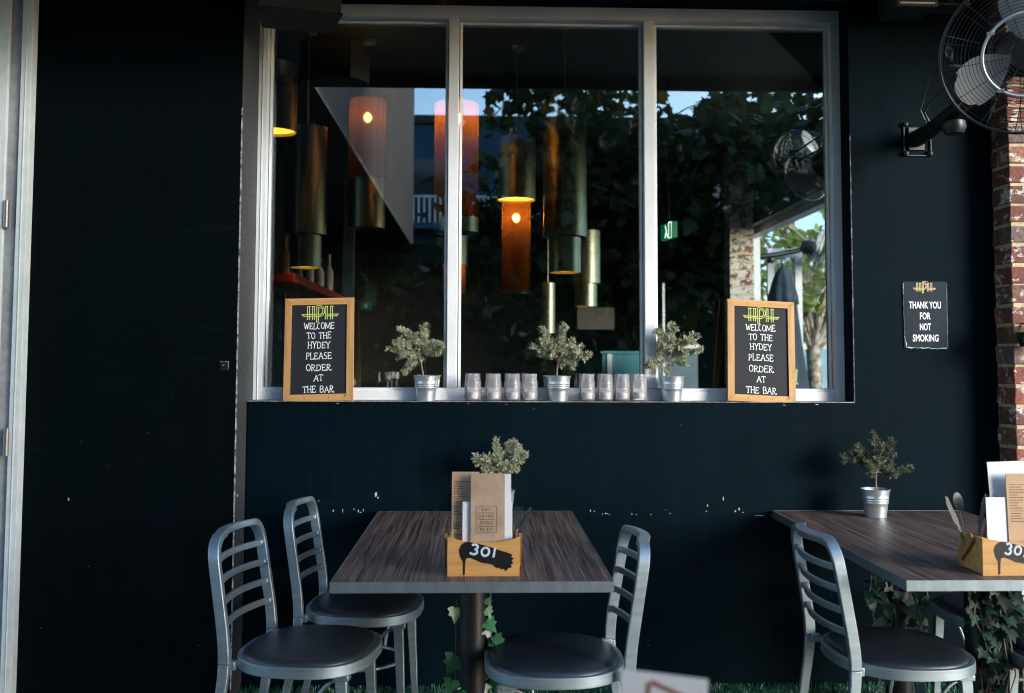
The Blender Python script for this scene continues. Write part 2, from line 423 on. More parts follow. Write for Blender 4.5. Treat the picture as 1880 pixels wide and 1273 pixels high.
# hand lettering: strokes in a unit-high box, with small slab serifs
def arc(cx, cyy, rx, ry, a0, a1, n=10):
    return [(cx+rx*math.cos(R(a0+(a1-a0)*i/n)), cyy+ry*math.sin(R(a0+(a1-a0)*i/n))) for i in range(n+1)]
FONT = {
 'A': (.72, [[(.04, 0), (.36, 1), (.68, 0)], [(.16, .36), (.56, .36)]], [(.04, 0), (.68, 0)]),
 'B': (.62, [[(.06, 0), (.06, 1)], [(.06, 1)]+arc(.28, .76, .24, .24, 90, -90, 8)+[(.06, .52)], [(.3, .52)]+arc(.3, .26, .28, .26, 90, -90, 8)+[(.06, 0)]], []),
 'C': (.58, [arc(.32, .5, .28, .5, 60, 300, 14)], []),
 'D': (.66, [[(.06, 0), (.06, 1)], [(.06, 1), (.2, 1)]+arc(.2, .5, .42, .5, 90, -90, 10)+[(.06, 0)]], []),
 'E': (.60, [[(.08, 0), (.08, 1)], [(0, 1), (.52, 1), (.54, .84)], [(.08, .52), (.40, .52)], [(0, 0), (.55, 0), (.57, .2)], [(.40, .44), (.40, .60)]], []),
 'H': (.66, [[(.08, 0), (.08, 1)], [(.58, 0), (.58, 1)], [(.08, .5), (.58, .5)]], [(.08, 0), (.08, 1), (.58, 0), (.58, 1)]),
 'L': (.54, [[(.08, 1), (.08, 0)], [(0, 0), (.5, 0), (.52, .22)]], [(.08, 1)]),
 'M': (.90, [[(.02, 0), (.08, 1), (.45, .12), (.82, 1), (.88, 0)]], [(.02, 0), (.88, 0)]),
 'O': (.66, [arc(.33, .5, .29, .5, 90, 450, 18)], []),
 'P': (.56, [[(.10, 0), (.10, 1)], [(0, 1), (.25, 1)]+arc(.25, .74, .27, .26, 90, -90, 8)+[(.10, .48)]], [(.10, 0)]),
 'R': (.66, [[(.08, 0), (.08, 1)], [(0, 1), (.24, 1)]+arc(.24, .76, .26, .24, 90, -90, 8)+[(.08, .52)], [(.2, .52), (.48, .02), (.60, -.05), (.72, .0), (.70, .14), (.62, .12)]], [(.08, 0)]),
 'S': (.52, [arc(.27, .75, .21, .25, 40, 270, 9)+arc(.27, .25, .22, .25, 90, -140, 9)], []),
 'T': (.62, [[(.31, 0), (.31, 1)], [(0, .84), (.02, 1), (.60, 1), (.62, .84)]], [(.31, 0)]),
 'W': (.86, [[(.02, 1), (.22, 0), (.43, .75), (.60, 0), (.82, 1)]], [(.02, 1), (.82, 1), (.43, .75)]),
 'Y': (.66, [[(.04, 1), (.33, .5), (.62, 1)], [(.33, .5), (.33, 0)]], [(.04, 1), (.62, 1), (.33, 0)]),
 '3': (.60, [arc(.27, .76, .24, .24, 150, -80, 9)+arc(.26, .26, .28, .27, 80, -150, 9)], []),
 '0': (.64, [arc(.32, .45, .28, .40, 100, 460, 16)], []),
 '1': (.28, [[(.16, .95), (.10, -.02)]], []),
 '2': (.60, [arc(.28, .72, .24, .25, 160, -40, 8)+[(.04, .02), (.56, .02)]], []),
 ' ': (.42, [], []),
}
def letter_strokes(txt, h, gap=.13, serif=.11, seed=0):
    rnd = random.Random(seed); x = 0; out = []
    for ch in txt:
        wd, st, sf = FONT[ch]; dy = rnd.uniform(-.04, .04); rot = rnd.uniform(-.05, .05); hs = rnd.uniform(.95, 1.06)
        for p in st: out.append([((x+a+rot*(b-.5))*h, (b*hs+dy)*h) for a, b in p])
        if serif:
            for a, b in sf: out.append([((x+a-serif+rot*(b-.5))*h, (b*hs+dy)*h), ((x+a+serif+rot*(b-.5))*h, (b*hs+dy+.02)*h)])
        x += wd+gap
    tot = (x-gap)*h
    return [[(a-tot/2, b) for a, b in p] for p in out], tot
HPH = ([[(x, 245), (x, 558)] for x in (664, 710, 778, 824, 1076, 1120, 1196, 1240)] +
       [[(878, 228), (873, 628)], [(922, 262), (915, 600)], [(873, 628), (915, 600)],
        [(872, 226), (930, 221), (1008, 246), (1054, 310), (1060, 380), (1022, 450), (955, 484), (880, 484)],
        [(922, 264), (955, 266), (1004, 302), (1020, 356), (1002, 410), (955, 440), (905, 440)],
        [(530, 422), (592, 487)], [(1380, 428), (1330, 490)],
        [(540, 436), (868, 436)], [(1100, 436), (1376, 436)], [(585, 476), (868, 476)], [(1100, 476), (1336, 476)],
        [(645, 247), (730, 247)], [(760, 247), (842, 247)], [(1060, 247), (1135, 247)], [(1178, 247), (1256, 247)]])
def logo_strokes(width, cx, cz):
    s = width/860.0
    return [[(cx+(x-955)*s, cz-(y-425)*s) for x, y in p] for p in HPH]
def paint_strokes(mb, strokes, r, fn, dirn, mi=0):
    """each stroke a slightly raised flat bead of paint; fn(u,v) -> point on the surface"""
    for p in strokes:
        run = [p[0]]
        for i in range(1, len(p)):
            run.append(p[i])
            if i < len(p)-1:
                a = (p[i][0]-p[i-1][0], p[i][1]-p[i-1][1]); c = (p[i+1][0]-p[i][0], p[i+1][1]-p[i][1])
                if a[0]*c[0]+a[1]*c[1] < .62*math.hypot(*a)*math.hypot(*c):        # sharp corner: lift the brush
                    mb.tube([fn(u, v) for u, v in run], r, 8, mi, flat=.22, fdir=dirn); run = [p[i]]
        mb.tube([fn(u, v) for u, v in run], r, 8, mi, flat=.22, fdir=dirn)

# ================================================================== SETTING
g = MB(); g.box(-60, 60, -60, 60, -.4, -.012); struct(g.build('ground', K['paving']))
g = MB(); g.box(-4, 3.1, -4.2, .0, -.011, 0.0); struct(g.build('turf_base', K['turfbase']))
g = MB()
for i in range(30000):
    x, y = random.uniform(-2.15, 2.4), -random.random()**1.3*.55-.004
    if x < -1.0 and y > -.18: y -= .18
    a = random.uniform(0, 2*PI); h = random.uniform(.014, .028); l = random.uniform(.3, 1.0)*.012; ww = .0016
    dx, dy = math.cos(a), math.sin(a)
    g.add([(x-dy*ww, y+dx*ww, 0), (x+dy*ww, y-dx*ww, 0), (x+dx*l+dy*ww*.5, y+dy*l-dx*ww*.5, h), (x+dx*l-dy*ww*.5, y+dy*l+dx*ww*.5, h)], [(0, 1, 2, 3)])
o = g.build('turf', K['turf']); struct(o, 'stuff')

# ------------------------------------------------------------------ front wall
WT = 2.985
XL, XR = -1.008, 1.633                               # opening edges
SILL = 1.217
t = thing('painted_wall', 'dark navy painted wall around and below the big window', 'wall', (XR, 0, 0))
b = MB()
b.box(-1.0, XR, 0, .30, 0, SILL-.002); b.box(XR, 3.1, 0, .30, 0, 3.6); b.box(-2.9, XR, .02, .30, WT+.03, 3.6)
b.build('wall_face', K['wall'], t)
b = MB()                                             # worn bare edge along the ledge and corner
b.box(-1.004, XR-.001, -.002, .112, SILL-.0018, SILL+.001)
b.build('ledge', K['sill'], t)
b = MB(); b.box(XR-.0016, XR+.003, -.0016, .003, SILL, 2.4)
b.build('worn_edge', worn('lightly chipped corner', (.012, .018, .024), (.30, .33, .34), 16, .50, .66), t)
b = MB()
def chip(mb, px, py, wpx, hpx, Y=0.0, seed=0, n=9):
    rnd = random.Random(seed); c = atY(px, py, Y); s = .0019
    ol = []
    for i in range(n):
        a = 2*PI*i/n; k = rnd.uniform(.55, 1.15); ol.append((c.x+math.cos(a)*wpx*s*.5*k, c.z+math.sin(a)*hpx*s*.5*k))
    mb.prism(ol, lambda u, v, d: (u, Y-.0006+d, v), .0005)
chips = [(690, 908, 6, 14), (694, 914, 5, 5), (612, 938, 3, 8), (629, 938, 2.5, 11), (650, 935, 6, 2.5), (658, 939, 3, 8), (662, 941, 4, 3), (667, 937, 2.5, 8),
         (1106, 944, 2, 5), (1113, 943, 9, 3), (1119, 945, 4, 2), (1160, 944, 4, 3), (1168, 945, 5, 2), (1195, 945, 6, 2), (1328, 916, 4, 9), (1299, 928, 3, 6),
         (1297, 939, 6, 2), (1350, 939, 4, 5), (1357, 935, 4, 9), (1364, 941, 5, 2), (1084, 938, 2, 6), (1091, 939, 2, 4), (1222, 936, 2, 2), (585, 920, 3, 3),
         (1416, 947, 8, 2), (1396, 947, 26, 1.4), (1230, 943, 5, 1.5), (1190, 1185, 4, 1), (740, 1000, 2, 1), (1250, 780, 2, 1.2), (980, 750, 3, 1.4), (860, 742, 6, 1.2), (1440, 744, 9, 1.5), (620, 741, 7, 1.2), (1500, 743, 10, 1.5), (930, 743, 4, 1.2)]
for i, c in enumerate(chips): chip(b, *c, seed=i)
b.build('bare_chips', K['chip'], t)

YL = -.17
t = thing('black_wall', 'black painted wall standing proud to the left of the window', 'wall', (XL, YL, 0))
b = MB(); b.box(-2.9, XL-.002, YL, .30, 0, 3.6); b.build('wall_face', K['wallL'], t)
b = MB(); b.box(XL-.0018, XL+.0015, YL+.002, .11, 0.0, WT); b.build('side_return', K['return'], t)
b = MB(); b.box(XL-.003, XL+.0025, YL-.0016, YL+.0018, 0.02, 2.45); b.build('worn_edge', K['edge'], t)
b = MB()
for i, c in enumerate([(126, 917, 4, 9), (148, 811, 1.5, 2), (76, 1153, 1.5, 3), (364, 1185, 1.5, 2), (163, 1040, 2, 2), (272, 795, 1.5, 2), (436, 910, 3, 8), (434, 960, 2.5, 6), (200, 855, 1.5, 1.5), (315, 730, 1.5, 1.5)]):
    chip(b, *c, Y=YL, seed=50+i)
b.build('bare_chips', K['chip'], t)

# blanked hook plate on the black wall
p = atY(412, 672, YL)
t = thing('wall_hook', 'small square black hook plate on the left wall', 'hook', (p.x, YL, p.z))
b = MB(); b.box(p.x-.017, p.x+.017, YL-.004, YL-.0002, p.z-.019, p.z+.017); b.build('plate', K['blackmetal'], t, bevel=.001)
b = MB(); b.box(p.x-.018, p.x+.018, YL-.0052, YL-.0042, p.z+.0165, p.z+.0185); b.box(p.x+.0165, p.x+.0185, YL-.0052, YL-.0042, p.z-.014, p.z+.0165)
b.build('rim', K['edge'], t)
b = MB(); b.tube([(p.x-.008, YL-.004, p.z+.004), (p.x-.002, YL-.02, p.z-.002), (p.x+.006, YL-.022, p.z+.004)], .0035); b.build('peg', K['chrome'], t, smooth=40)

# door and jamb on the far left
t = thing('door', 'pale weathered door and jamb at the left edge', 'door', (-2.05, YL, 0))
dx = atY(40.5, 636, YL-.05).x+1.972
b = MB(); b.box(-2.015+dx, -1.972+dx, YL-.050, YL+.02, 0, 3.4); b.box(-1.996+dx, -1.991+dx, YL-.054, YL-.0502, 0, 3.4); b.build('jamb', K['doorpaint'], t, bevel=.003)
b = MB(); b.box(-2.068+dx, -2.0155+dx, YL-.030, YL+.02, 0, 3.4); b.build('recess', K['doorrec'], t)
b = MB(); b.box(-2.85, -2.0685+dx, YL-.046, YL-.004, 0.01, 3.4); b.build('door_leaf', K['doorpaint'], t, bevel=.003)
for py in (393, 812):
    q = atY(15, py, YL-.05)
    b = MB(); b.tube([(q.x-.008, q.y, q.z-.055), (q.x-.008, q.y, q.z+.055)], .011, 12); b.build('hinge', K['hinge'], t, smooth=40)

# canopy over the window
t = thing('canopy', 'flat canopy with black front edge over the window', 'canopy', (0, -.6, WT+.03))
b = MB(); b.box(-2.9, 3.3, -.96, .018, WT+.03, WT+.16); b.build('soffit', K['soffit'], t)
b = MB(); b.box(-2.9, 3.3, -1.0, -.962, WT-.03, WT+.30); b.build('fascia', K['fascia'], t)
b = MB(); b.box(-2.9, 3.3, -.96, .018, WT+.161, WT+.2); b.build('roof_sheet', K['fascia'], t)
b = MB(); b.box(1.20, 1.206, -.95, .0, WT+.0262, WT+.0298); b.build('panel_joint', K['black'], t)

# things under the soffit, top right
p = atY(1670, 12, -.15)
t = thing('junction_box', 'grey ribbed box fixed under the soffit at top right', 'box', (p.x, -.15, p.z))
b = MB(); b.box(p.x-.10, p.x+.08, -.25, -.06, p.z-.035, WT+.03); b.build('case', K['soffit'], t, bevel=.004)
b = MB()
for i in range(5): b.box(p.x-.085, p.x+.065, -.2525, -.2502, p.z-.025+i*.018, p.z-.017+i*.018)
b.build('ribs', K['frame'], t)
p = atY(1740, 8, -.15)
t = thing('conduit_block', 'grey conduit block with two dark round sockets under the soffit', 'socket', (p.x, -.15, p.z))
b = MB(); b.box(p.x-.065, p.x+.075, -.20, -.08, p.z-.02, WT+.03); b.build('case', K['soffit'], t, bevel=.004)
for k in (-1, 1):
    b = MB(); b.lathe([(0, 0), (.026, 0), (.026, .03), (.0, .03)], 20, c=(p.x+.005+k*.031, -.2005, p.z+.01), mtx=Matrix.Rotation(R(90), 3, 'X')); b.build('socket', K['black'], t, smooth=40)

# black loudspeaker, top left
sp = atY(548, 10, -.26)
t = thing('loudspeaker', 'black loudspeaker hanging under the soffit at the top left of the window', 'speaker', (sp.x, -.26, 2.90), R(14))
b = MB()
b.prism([(-.165, .11), (-.135, -.085), (.135, -.085), (.165, .11)], lambda u, v, d: (u, -v*1.0-.02, -.115+d+v*.10), .20)
b.build('cabinet', K['black'], t, bevel=.006, world=False)
b = MB(); b.box(-.12, .12, .075, .084, -.09, .07); b.build('grille', K['fascia'], t, world=False)
b = MB(); b.tube([(0, 0, .08), (0, 0, WT+.03-2.90)], .02, 10); b.build('bracket', K['black'], t, world=False)
b = MB(); b.tube([(-.105+.013*math.cos(a), -.1295-.003*math.sin(a)*0, .026+.016*math.sin(a)) for a in [i*PI/8 for i in range(17)]], .004, 6, flat=.4, fdir=Vector((0, 1, 0)))
b.build('emblem', K['peel'], t, world=False)

# ------------------------------------------------------------------ the window
YF = .108                                            # front of the frame
t = thing('shop_window', 'wide three pane window in a grey white painted frame', 'window', (.3, YF, SILL))
FX0, FX1, FZ0, FZ1 = -1.0055, 1.6325, SILL+.0012, WT+.018
m1 = (atY(821.8, 400, YF).x, atY(840.8, 400, YF).x); m2 = (atY(1183.5, 400, YF).x, atY(1203.6, 400, YF).x)
jw = .040
b = MB()
b.box(FX0, FX0+jw, YF, YF+.09, FZ0, FZ1); b.box(FX1-jw, FX1, YF, YF+.09, FZ0, FZ1)
b.box(FX0+jw+.0005, FX1-jw-.0005, YF+.001, YF+.09, FZ1-.058, FZ1); b.box(FX0+jw+.0005, FX1-jw-.0005, YF+.001, YF+.09, FZ0, FZ0+.040)
b.box(FX0+jw+.0005, FX1-jw-.0005, YF+.010, YF+.088, FZ0+.0402, FZ0+.054)
b.box(FX0+jw*.45, FX0+jw*.52, YF-.004, YF-.0002, FZ0, FZ1-.06)
b.build('frame', K['frame'], t, bevel=.003)
for a, c in (m1, m2):
    b = MB(); b.box(a, c, YF+.0015, YF+.088, FZ0+.0545, FZ1-.0585); b.build('mullion', K['frame'], t, bevel=.003)
edges = [FX0+jw, m1[0], m1[1], m2[0], m2[1], FX1-jw]
for i in range(3):
    x0, x1 = edges[2*i], edges[2*i+1]; z0, z1 = FZ0+.0545, FZ1-.0585; w_ = .011
    b = MB(); y0, y1 = YF+.040, YF+.075
    e = .004
    b.box(x0+e, x0+e+w_, y0, y1, z0, z1-e); b.box(x1-e-w_, x1-e, y0, y1, z0, z1-e); b.box(x0+e+w_+.0003, x1-e-w_-.0003, y0, y1, z1-e-w_*1.2, z1-e)
    b.build('glazing_bead', K['frame'], t, bevel=.0015)
    b = MB(); b.box(x0+e+.004, x1-e-.004, YF+.056, YF+.062, z0-.004, z1-e-.004); b.build('glass_pane', K['glass'], t)

# ------------------------------------------------------------------ brick pillars
def brick_pillar(name, label, x0, x1, y0, y1, z0, z1, seed):
    rnd = random.Random(seed); random.seed(seed)
    t = thing(name, label, 'pillar', ((x0+x1)/2, (y0+y1)/2, z0))
    b = MB(); b.box(x0+.009, x1-.006, y0+.009, y1, z0, z1); b.build('mortar', K['mortar'], t)
    b = MB(); z = z0; k = 0
    while z < z1-.05:
        h = .075+rnd.uniform(-.003, .003); off = [.23, .11][k % 2]
        x = x0; first = True
        while x < x1-.02:
            l = off if first else .23
            xe = min(x+l, x1); d = (.11 if (k % 2 == 0 or not first) else y1-y0-.002)
            b.box(x+.001, xe-.009, y0+rnd.uniform(0, .004), y0+d-.008, z+.004, z+h+.002, jit=.0028)
            if first and k % 2 == 0 and (y1-y0) > .13: b.box(x+.001, x+.1, y0+d+.004, y1, z+.004, z+h+.002, jit=.0028)
            x = xe; first = False
        z += .0865; k += 1
    b.build('bricks', K['brick'] if seed == 4 else K['brickwhite'], t, bevel=.004)
    return t
brick_pillar('brick_pillar', 'old red brick pillar with whitewash traces at the right edge', 2.264, 2.75, -.155, -.001, 0, WT+.028, 4)
random.seed(21)

# ------------------------------------------------------------------ chalkboards on the ledge
ROWS = [('WELCOME', 137), ('TO THE', 119), ('HYDEY', 101), ('PLEASE', 81), ('ORDER', 60), ('AT', 41), ('THE BAR', 20)]
def chalkboard(label, pxc, pyb, tilt, leanY, seed):
    c = atY(pxc, pyb, .012)
    W_, H_, T_ = .296, .452, .018
    t = thing('chalkboard', label, 'chalkboard', (c.x, .010, SILL+.0022), 0, 'chalkboards on the window ledge')
    t.rotation_euler = (-math.asin((.105-.03)/H_), tilt, leanY)
    fw_ = .026
    b = MB()
    for s_ in (0, 1):
        x = -W_/2 if s_ == 0 else W_/2-fw_
        o = (-W_/2, -W_/2+fw_, -W_/2+fw_, -W_/2) if s_ == 0 else (W_/2, W_/2-fw_, W_/2-fw_, W_/2)
        b = MB(); b.prism([(o[0], 0), (o[1], fw_), (o[2], H_-fw_), (o[3], H_)], lambda u, v, d: (u, d, v), T_)
        b.build('frame_stile', K['pineZ'], t, bevel=.0018, world=False)
    b = MB()
    b.prism([(-W_/2, 0), (W_/2, 0), (W_/2-fw_, fw_), (-W_/2+fw_, fw_)], lambda u, v, d: (u, d, v), T_)
    b.build('frame_rail', K['pineX'], t, bevel=.0018, world=False); b = MB()
    b.prism([(-W_/2, H_), (W_/2, H_), (W_/2-fw_, H_-fw_), (-W_/2+fw_, H_-fw_)], lambda u, v, d: (u, d, v), T_)
    b.build('frame_rail', K['pineX'], t, bevel=.0018, world=False)
    b = MB()
    for x in (-.06, .045): 
        for z in (.013, H_-.012):
            b = MB(); b.lathe([(0, 0), (.0022, 0), (.0022, .001), (0, .001)], 8, c=(x, .0002, z), mtx=Matrix.Rotation(R(90), 3, 'X')); b.build('nail_hole', K['ink'], t, world=False)
    b = MB(); b.box(-W_/2+fw_*.8, W_/2-fw_*.8, .007, .013, fw_*.8, H_-fw_*.8); sl_ = b.build('slate', K['chalk'], t, world=False)
    s = .00240
    b = MB(); fn = lambda u, v: Vector((u, .0066, v)); d = Vector((0, 1, 0))
    for i, (tx, z) in enumerate(ROWS):
        st, tot = letter_strokes(tx, .0270, gap=.10 if len(tx) > 2 else .05, seed=seed+i)
        want = {'WELCOME': 57, 'TO THE': 46, 'HYDEY': 42, 'PLEASE': 48, 'ORDER': 47, 'AT': 17, 'THE BAR': 58}[tx]*s
        k = want*.96/tot
        st = [[(a*k-.001, bb+z*s-.0115) for a, bb in p] for p in st]
        paint_strokes(b, st, .0015, fn, d)
    b.build('lettering', K['white'], sl_, smooth=60, world=False)
    b = MB(); paint_strokes(b, logo_strokes(68*s, 0.002, 160*s), .00175, fn, d)
    b.build('emblem', K['lime'], sl_, smooth=60, world=False)
    return t
chalkboard('wood framed chalkboard leaning on the left pane of the window', 584, 733.5, R(-1.5), 0, 3)
chalkboard('wood framed chalkboard leaning on the right pane beside the corner tree view', 1399, 737, R(2.7), R(0), 40)
bpy.data.objects['chalkboard']['label'] = 'welcome chalkboard on the ledge before the left window pane'
bpy.data.objects['chalkboard.001']['label'] = 'welcome chalkboard on the ledge before the right window pane'

# ------------------------------------------------------------------ potted herbs
def pot_profile(k=1.0):
    h, rb, rt = .108*k, .040*k, .054*k
    P = []
    for z in [0, .002, .02, .04, .052, .055, .058, .061, .064, .067, .070, .073, .076, .079, .090, .100, .1045]:
        r = rb+(rt-rb)*(z/.108)
        if z in (.055, .064, .073): r += .0016
        if z in (.058, .067, .076): r += .0016
        P.append((r*k/k, z*k))
    P += [(rt+.0028*k, h-.002*k), (rt+.003*k, h), (rt+.0005*k, h+.001*k), (rt-.002*k, h-.002*k), (rb+.002*k, .06*k)]
    return [(0, 0.0)]+P, h
def potted(label, base, trunk, tips, seed, leaf='herb', k=1.0, nleaf=26, pxs=.00237, llen=.0175):
    """trunk / tips in photo pixels relative to the pot's rim centre (x right, y up)"""
    rnd = random.Random(seed)
    t = thing('potted_herb', label, 'potted plant', base, 0, 'small herbs in galvanised pots')
    prof, h = pot_profile(k)
    b = MB(); b.lathe(prof, 40); pt_ = b.build('pot', K['galv'], t, smooth=50, world=False)
    b = MB(); b.lathe([(0, h-.016), (.02, h-.013), (.046*k, h-.018)], 20); b.build('soil', K['soil'], pt_, smooth=60, world=False)
    tp = [Vector((x*pxs, (i*.004 if i else 0), h-.018+max(0, y)*pxs+(.018 if i else 0))) for i, (x, y) in enumerate(trunk)]
    b = MB(); b.tube(tp, [.0042-.0014*i/max(1, len(tp)-1) for i in range(len(tp))], 8)
    L = MB()
    def leaf_at(p, d, ln):
        d = d.normalized(); sd = d.cross(Vector((rnd.uniform(-1, 1), rnd.uniform(-1, 1), rnd.uniform(-1, 1)))).normalized()
        n = sd.cross(d); wv = ln*.10
        L.add([p, p+d*ln*.35+sd*wv+n*ln*.03, p+d*ln*.75+sd*wv*.8+n*ln*.02, p+d*ln-n*ln*.08, p+d*ln*.75-sd*wv*.8+n*ln*.02, p+d*ln*.35-sd*wv+n*ln*.03], [(0, 1, 2, 3), (0, 3, 4, 5)])
    def twig(a, c, depth, rad):
        mid = (a+c)/2+Vector((rnd.uniform(-1, 1), rnd.uniform(-1, 1), rnd.uniform(-.3, 1)))*(c-a).length*.12
        pts = [a, (a+mid)/2+(mid-(a+c)/2)*.3, mid, (mid+c)/2, c]
        b.tube(pts, [rad, rad*.85, rad*.7, rad*.55, rad*.35], 5)
        ln = (c-a).length; cnt = int(ln/.0042)+5
        for i in range(cnt):
            u = .22+.80*i/cnt if depth == 0 else .08+.94*i/cnt
            u = min(u, 1.0); s_ = u*4; j = min(3, int(s_)); p = pts[j].lerp(pts[j+1], s_-j); tan = (pts[j+1]-pts[j]).normalized()
            for q in range(4 if u > .25 else 1):
                rv = Vector((rnd.gauss(0, 1), rnd.gauss(0, 1), rnd.gauss(0, 1))); rv = (rv-tan*rv.dot(tan)).normalized()
                leaf_at(p, tan*rnd.uniform(.2, .9)+rv*rnd.uniform(.6, 1.0), llen*rnd.uniform(.7, 1.25))
        if depth < 1:
            for i in range(max(2, int(ln/.016))):
                u = rnd.uniform(.3, .9); s_ = u*4; j = min(3, int(s_)); p = pts[j].lerp(pts[j+1], s_-j)
                dv = (c-a).normalized()*rnd.uniform(.1, .9)+Vector((rnd.gauss(0, .6), rnd.gauss(0, .6), rnd.gauss(.1, .5)))
                twig(p, p+dv.normalized()*rnd.uniform(.018, .036), depth+1, rad*.5)
    top = tp[-1]
    for (x, y) in tips:
        tip = Vector((x*pxs, rnd.uniform(-.035, .035), h+y*pxs))
        st = tp[-1] if rnd.random() < .7 else tp[-2].lerp(tp[-1], rnd.uniform(.6, 1))
        twig(st, tip, 0, .0017)
        if len(tips) < 12:
            t2 = top.lerp(tip, rnd.uniform(.5, .75))+Vector((rnd.gauss(0, .010), rnd.uniform(-.05, .05), rnd.gauss(0, .010)))
            twig(top, t2, 0, .0014)
    b.build('stem', K['twig'], t, smooth=60, world=False)
    L.build('foliage', K[leaf], t, world=False)
    return t
LZ = SILL+.0018
def on_ledge(px): return (atY(px, 737, .056).x, .0565, LZ)
potted('silvery herb in a galvanised pot between the left chalkboard and the first mullion', on_ledge(782), [(-4, 0), (-9, 20), (-14, 40)],
       [(-47, 86), (-30, 70), (-8, 92), (-2, 76), (-72, 50), (-58, 62), (-48, 38), (28, 54), (14, 40), (20, 62), (-44, 8), (-34, 22), (-8, 60)], 5)
potted('silvery herb in a galvanised pot in the middle of the row of jars', on_ledge(1025), [(-3, 0), (-2, 14), (1, 30)],
       [(9, 97), (4, 76), (-30, 90), (-20, 72), (-48, 56), (-36, 40), (-30, 70), (52, 36), (46, 58), (30, 26), (26, 70), (14, 46), (-14, 52)], 8)
potted('silvery herb in a galvanised pot in front of the second mullion', on_ledge(1234), [(-9, 0), (-9, 16), (-10, 30)],
       [(-3, 98), (-6, 80), (-30, 86), (-22, 66), (50, 76), (34, 70), (54, 52), (22, 50), (-38, 24), (-46, 18), (-10, 6), (28, 22), (-24, 48), (6, 60)], 14)

# ------------------------------------------------------------------ mason jars
def jar_mesh():
    n, rings = 48, []
    H = .118; V = []; Fs = []
    prof = [(0, .000), (.026, .000), (.0335, .003), (.0355, .008)]
    body = [(.0355, .008+i*(.078-.008)/34) for i in range(1, 35)]
    neck = [(.0352, .082), (.0330, .088), (.0318, .090), (.0334, .0915), (.0334, .0935), (.0318, .095), (.0318, .099), (.0334, .1005), (.0334, .1025), (.0318, .104), (.0318, .1155), (.0312, .1178), (.0302, .118), (.0292, .1165)]
    inner = [(.0290, .10), (.0295, .089), (.0325, .080), (.0328, .02), (.030, .0095), (0, .008)]
    P = prof+body+neck+inner
    for i, (r, z) in enumerate(P):
        for j in range(n):
            a = 2*PI*j/n; rr = r
            if 4 <= i < 4+len(body):
                u = a/(2*PI)*24; v = (z-.008)/.070*11
                rr = r+.0017*(abs(((u+v) % 2)-1)+abs(((u-v) % 2)-1)-1)
            V.append((rr*math.cos(a), rr*math.sin(a), z))
    k = len(P)
    Fs = [(i*n+j, i*n+(j+1) % n, (i+1)*n+(j+1) % n, (i+1)*n+j) for i in range(k-1) for j in range(n)]
    m = MB(); m.add(V, Fs); return m
jm = jar_mesh()
jar0 = None
jl = ['far left mason jar of the four left of the middle herb', 'second mason jar from the left on the ledge', 'third mason jar from the left, touching its right neighbour',
      'mason jar just left of the middle herb pot', 'mason jar just right of the middle herb pot', 'second mason jar to the right of the middle herb pot',
      'second mason jar before the second mullion', 'mason jar standing against the second mullion']
for i, px in enumerate((868, 905.5, 941, 972, 1077.5, 1111, 1142, 1172.5)):
    loc = (atY(px, 735, .05).x, .048, LZ+.0003)
    if jar0 is None:
        jar0 = thing('mason_jar', jl[0], 'jar', loc, 0, 'mason jars on the window ledge')
        jm.build('glass_body', K['jar'], jar0, smooth=70, world=False)
        b = MB(); b.lathe([(0, .0098), (.027, .0102), (.0318, .022), (.028, .034), (.012, .040), (0, .038)], 24); b.build('salt', K['salt'], jar0, smooth=60, world=False)
    else: dup(jar0, loc, i*.7, jl[i])

# ------------------------------------------------------------------ no smoking sign
c = atY(1698.5, 578, 0)
t = thing('wall_sign', 'navy thank you for not smoking sign with peeling edges', 'sign', (c.x, 0, c.z))
b = MB(); b.box(c.x-.0985, c.x+.0985, -.0045, -.0003, c.z-.146, c.z+.146); b.build('panel', K['signbg'], t, bevel=.001)
sgn = .00237
b = MB()
for tx, py, wpx, hpx in (('THANK YOU', 560.5, 60, 13.2), ('FOR', 580.5, 20, 13.2), ('NOT', 600.5, 21, 13.2), ('SMOKING', 621, 48.5, 13.2)):
    V, Fs = text_geo(tx, 1.0, 1.0, .022)
    xs = [v[0] for v in V]; ys = [v[1] for v in V]
    kx = wpx*sgn/(max(xs)-min(xs)); ky = hpx*sgn/(max(ys)-min(ys)); mx, my = (max(xs)+min(xs))/2, (max(ys)+min(ys))/2
    z = atY(1698, py, 0).z
    b.add([(c.x-.002+(a-mx)*kx, -.0050, z+(bb-my)*ky) for a, bb in V], Fs)
b.build('lettering', K['white'], t)
b = MB(); paint_strokes(b, logo_strokes(43*sgn, c.x-.003, atY(1697, 529, 0).z), .0013, lambda u, v: Vector((u, -.0048, v)), Vector((0, 1, 0))); b.build('emblem', K['gold'], t, smooth=60)
rnd = random.Random(3)
def ragged(mb, a, bb, n, r0, amp):
    P = [Vector(a).lerp(Vector(bb), i/n)+Vector((rnd.uniform(-amp, amp), 0, rnd.uniform(-amp, amp))) for i in range(n+1)]
    mb.tube(P, [r0*rnd.uniform(.3, 1.2) for _ in P], 5, flat=.5, fdir=Vector((0, 1, 0)))
b = MB()
ragged(b, (c.x-.087, -.005, c.z-.145), (c.x+.092, -.005, c.z-.150), 16, .0026, .0022)
b.build('peeled_edge', K['peel'], t, smooth=60); b = MB()
ragged(b, (c.x-.097, -.005, c.z-.095), (c.x-.087, -.005, c.z-.143), 5, .0022, .001)
b.build('peeled_edge', K['peel'], t, smooth=60); b = MB()
ragged(b, (c.x-.098, -.005, c.z+.138), (c.x-.097, -.005, c.z+.09), 5, .0016, .001)
b.build('peeled_edge', K['peel'], t, smooth=60); b = MB()
ragged(b, (c.x-.01, -.005, c.z+.147), (c.x+.012, -.005, c.z+.147), 3, .0014, .0006)
b.build('peeled_edge', K['peel'], t, smooth=60)
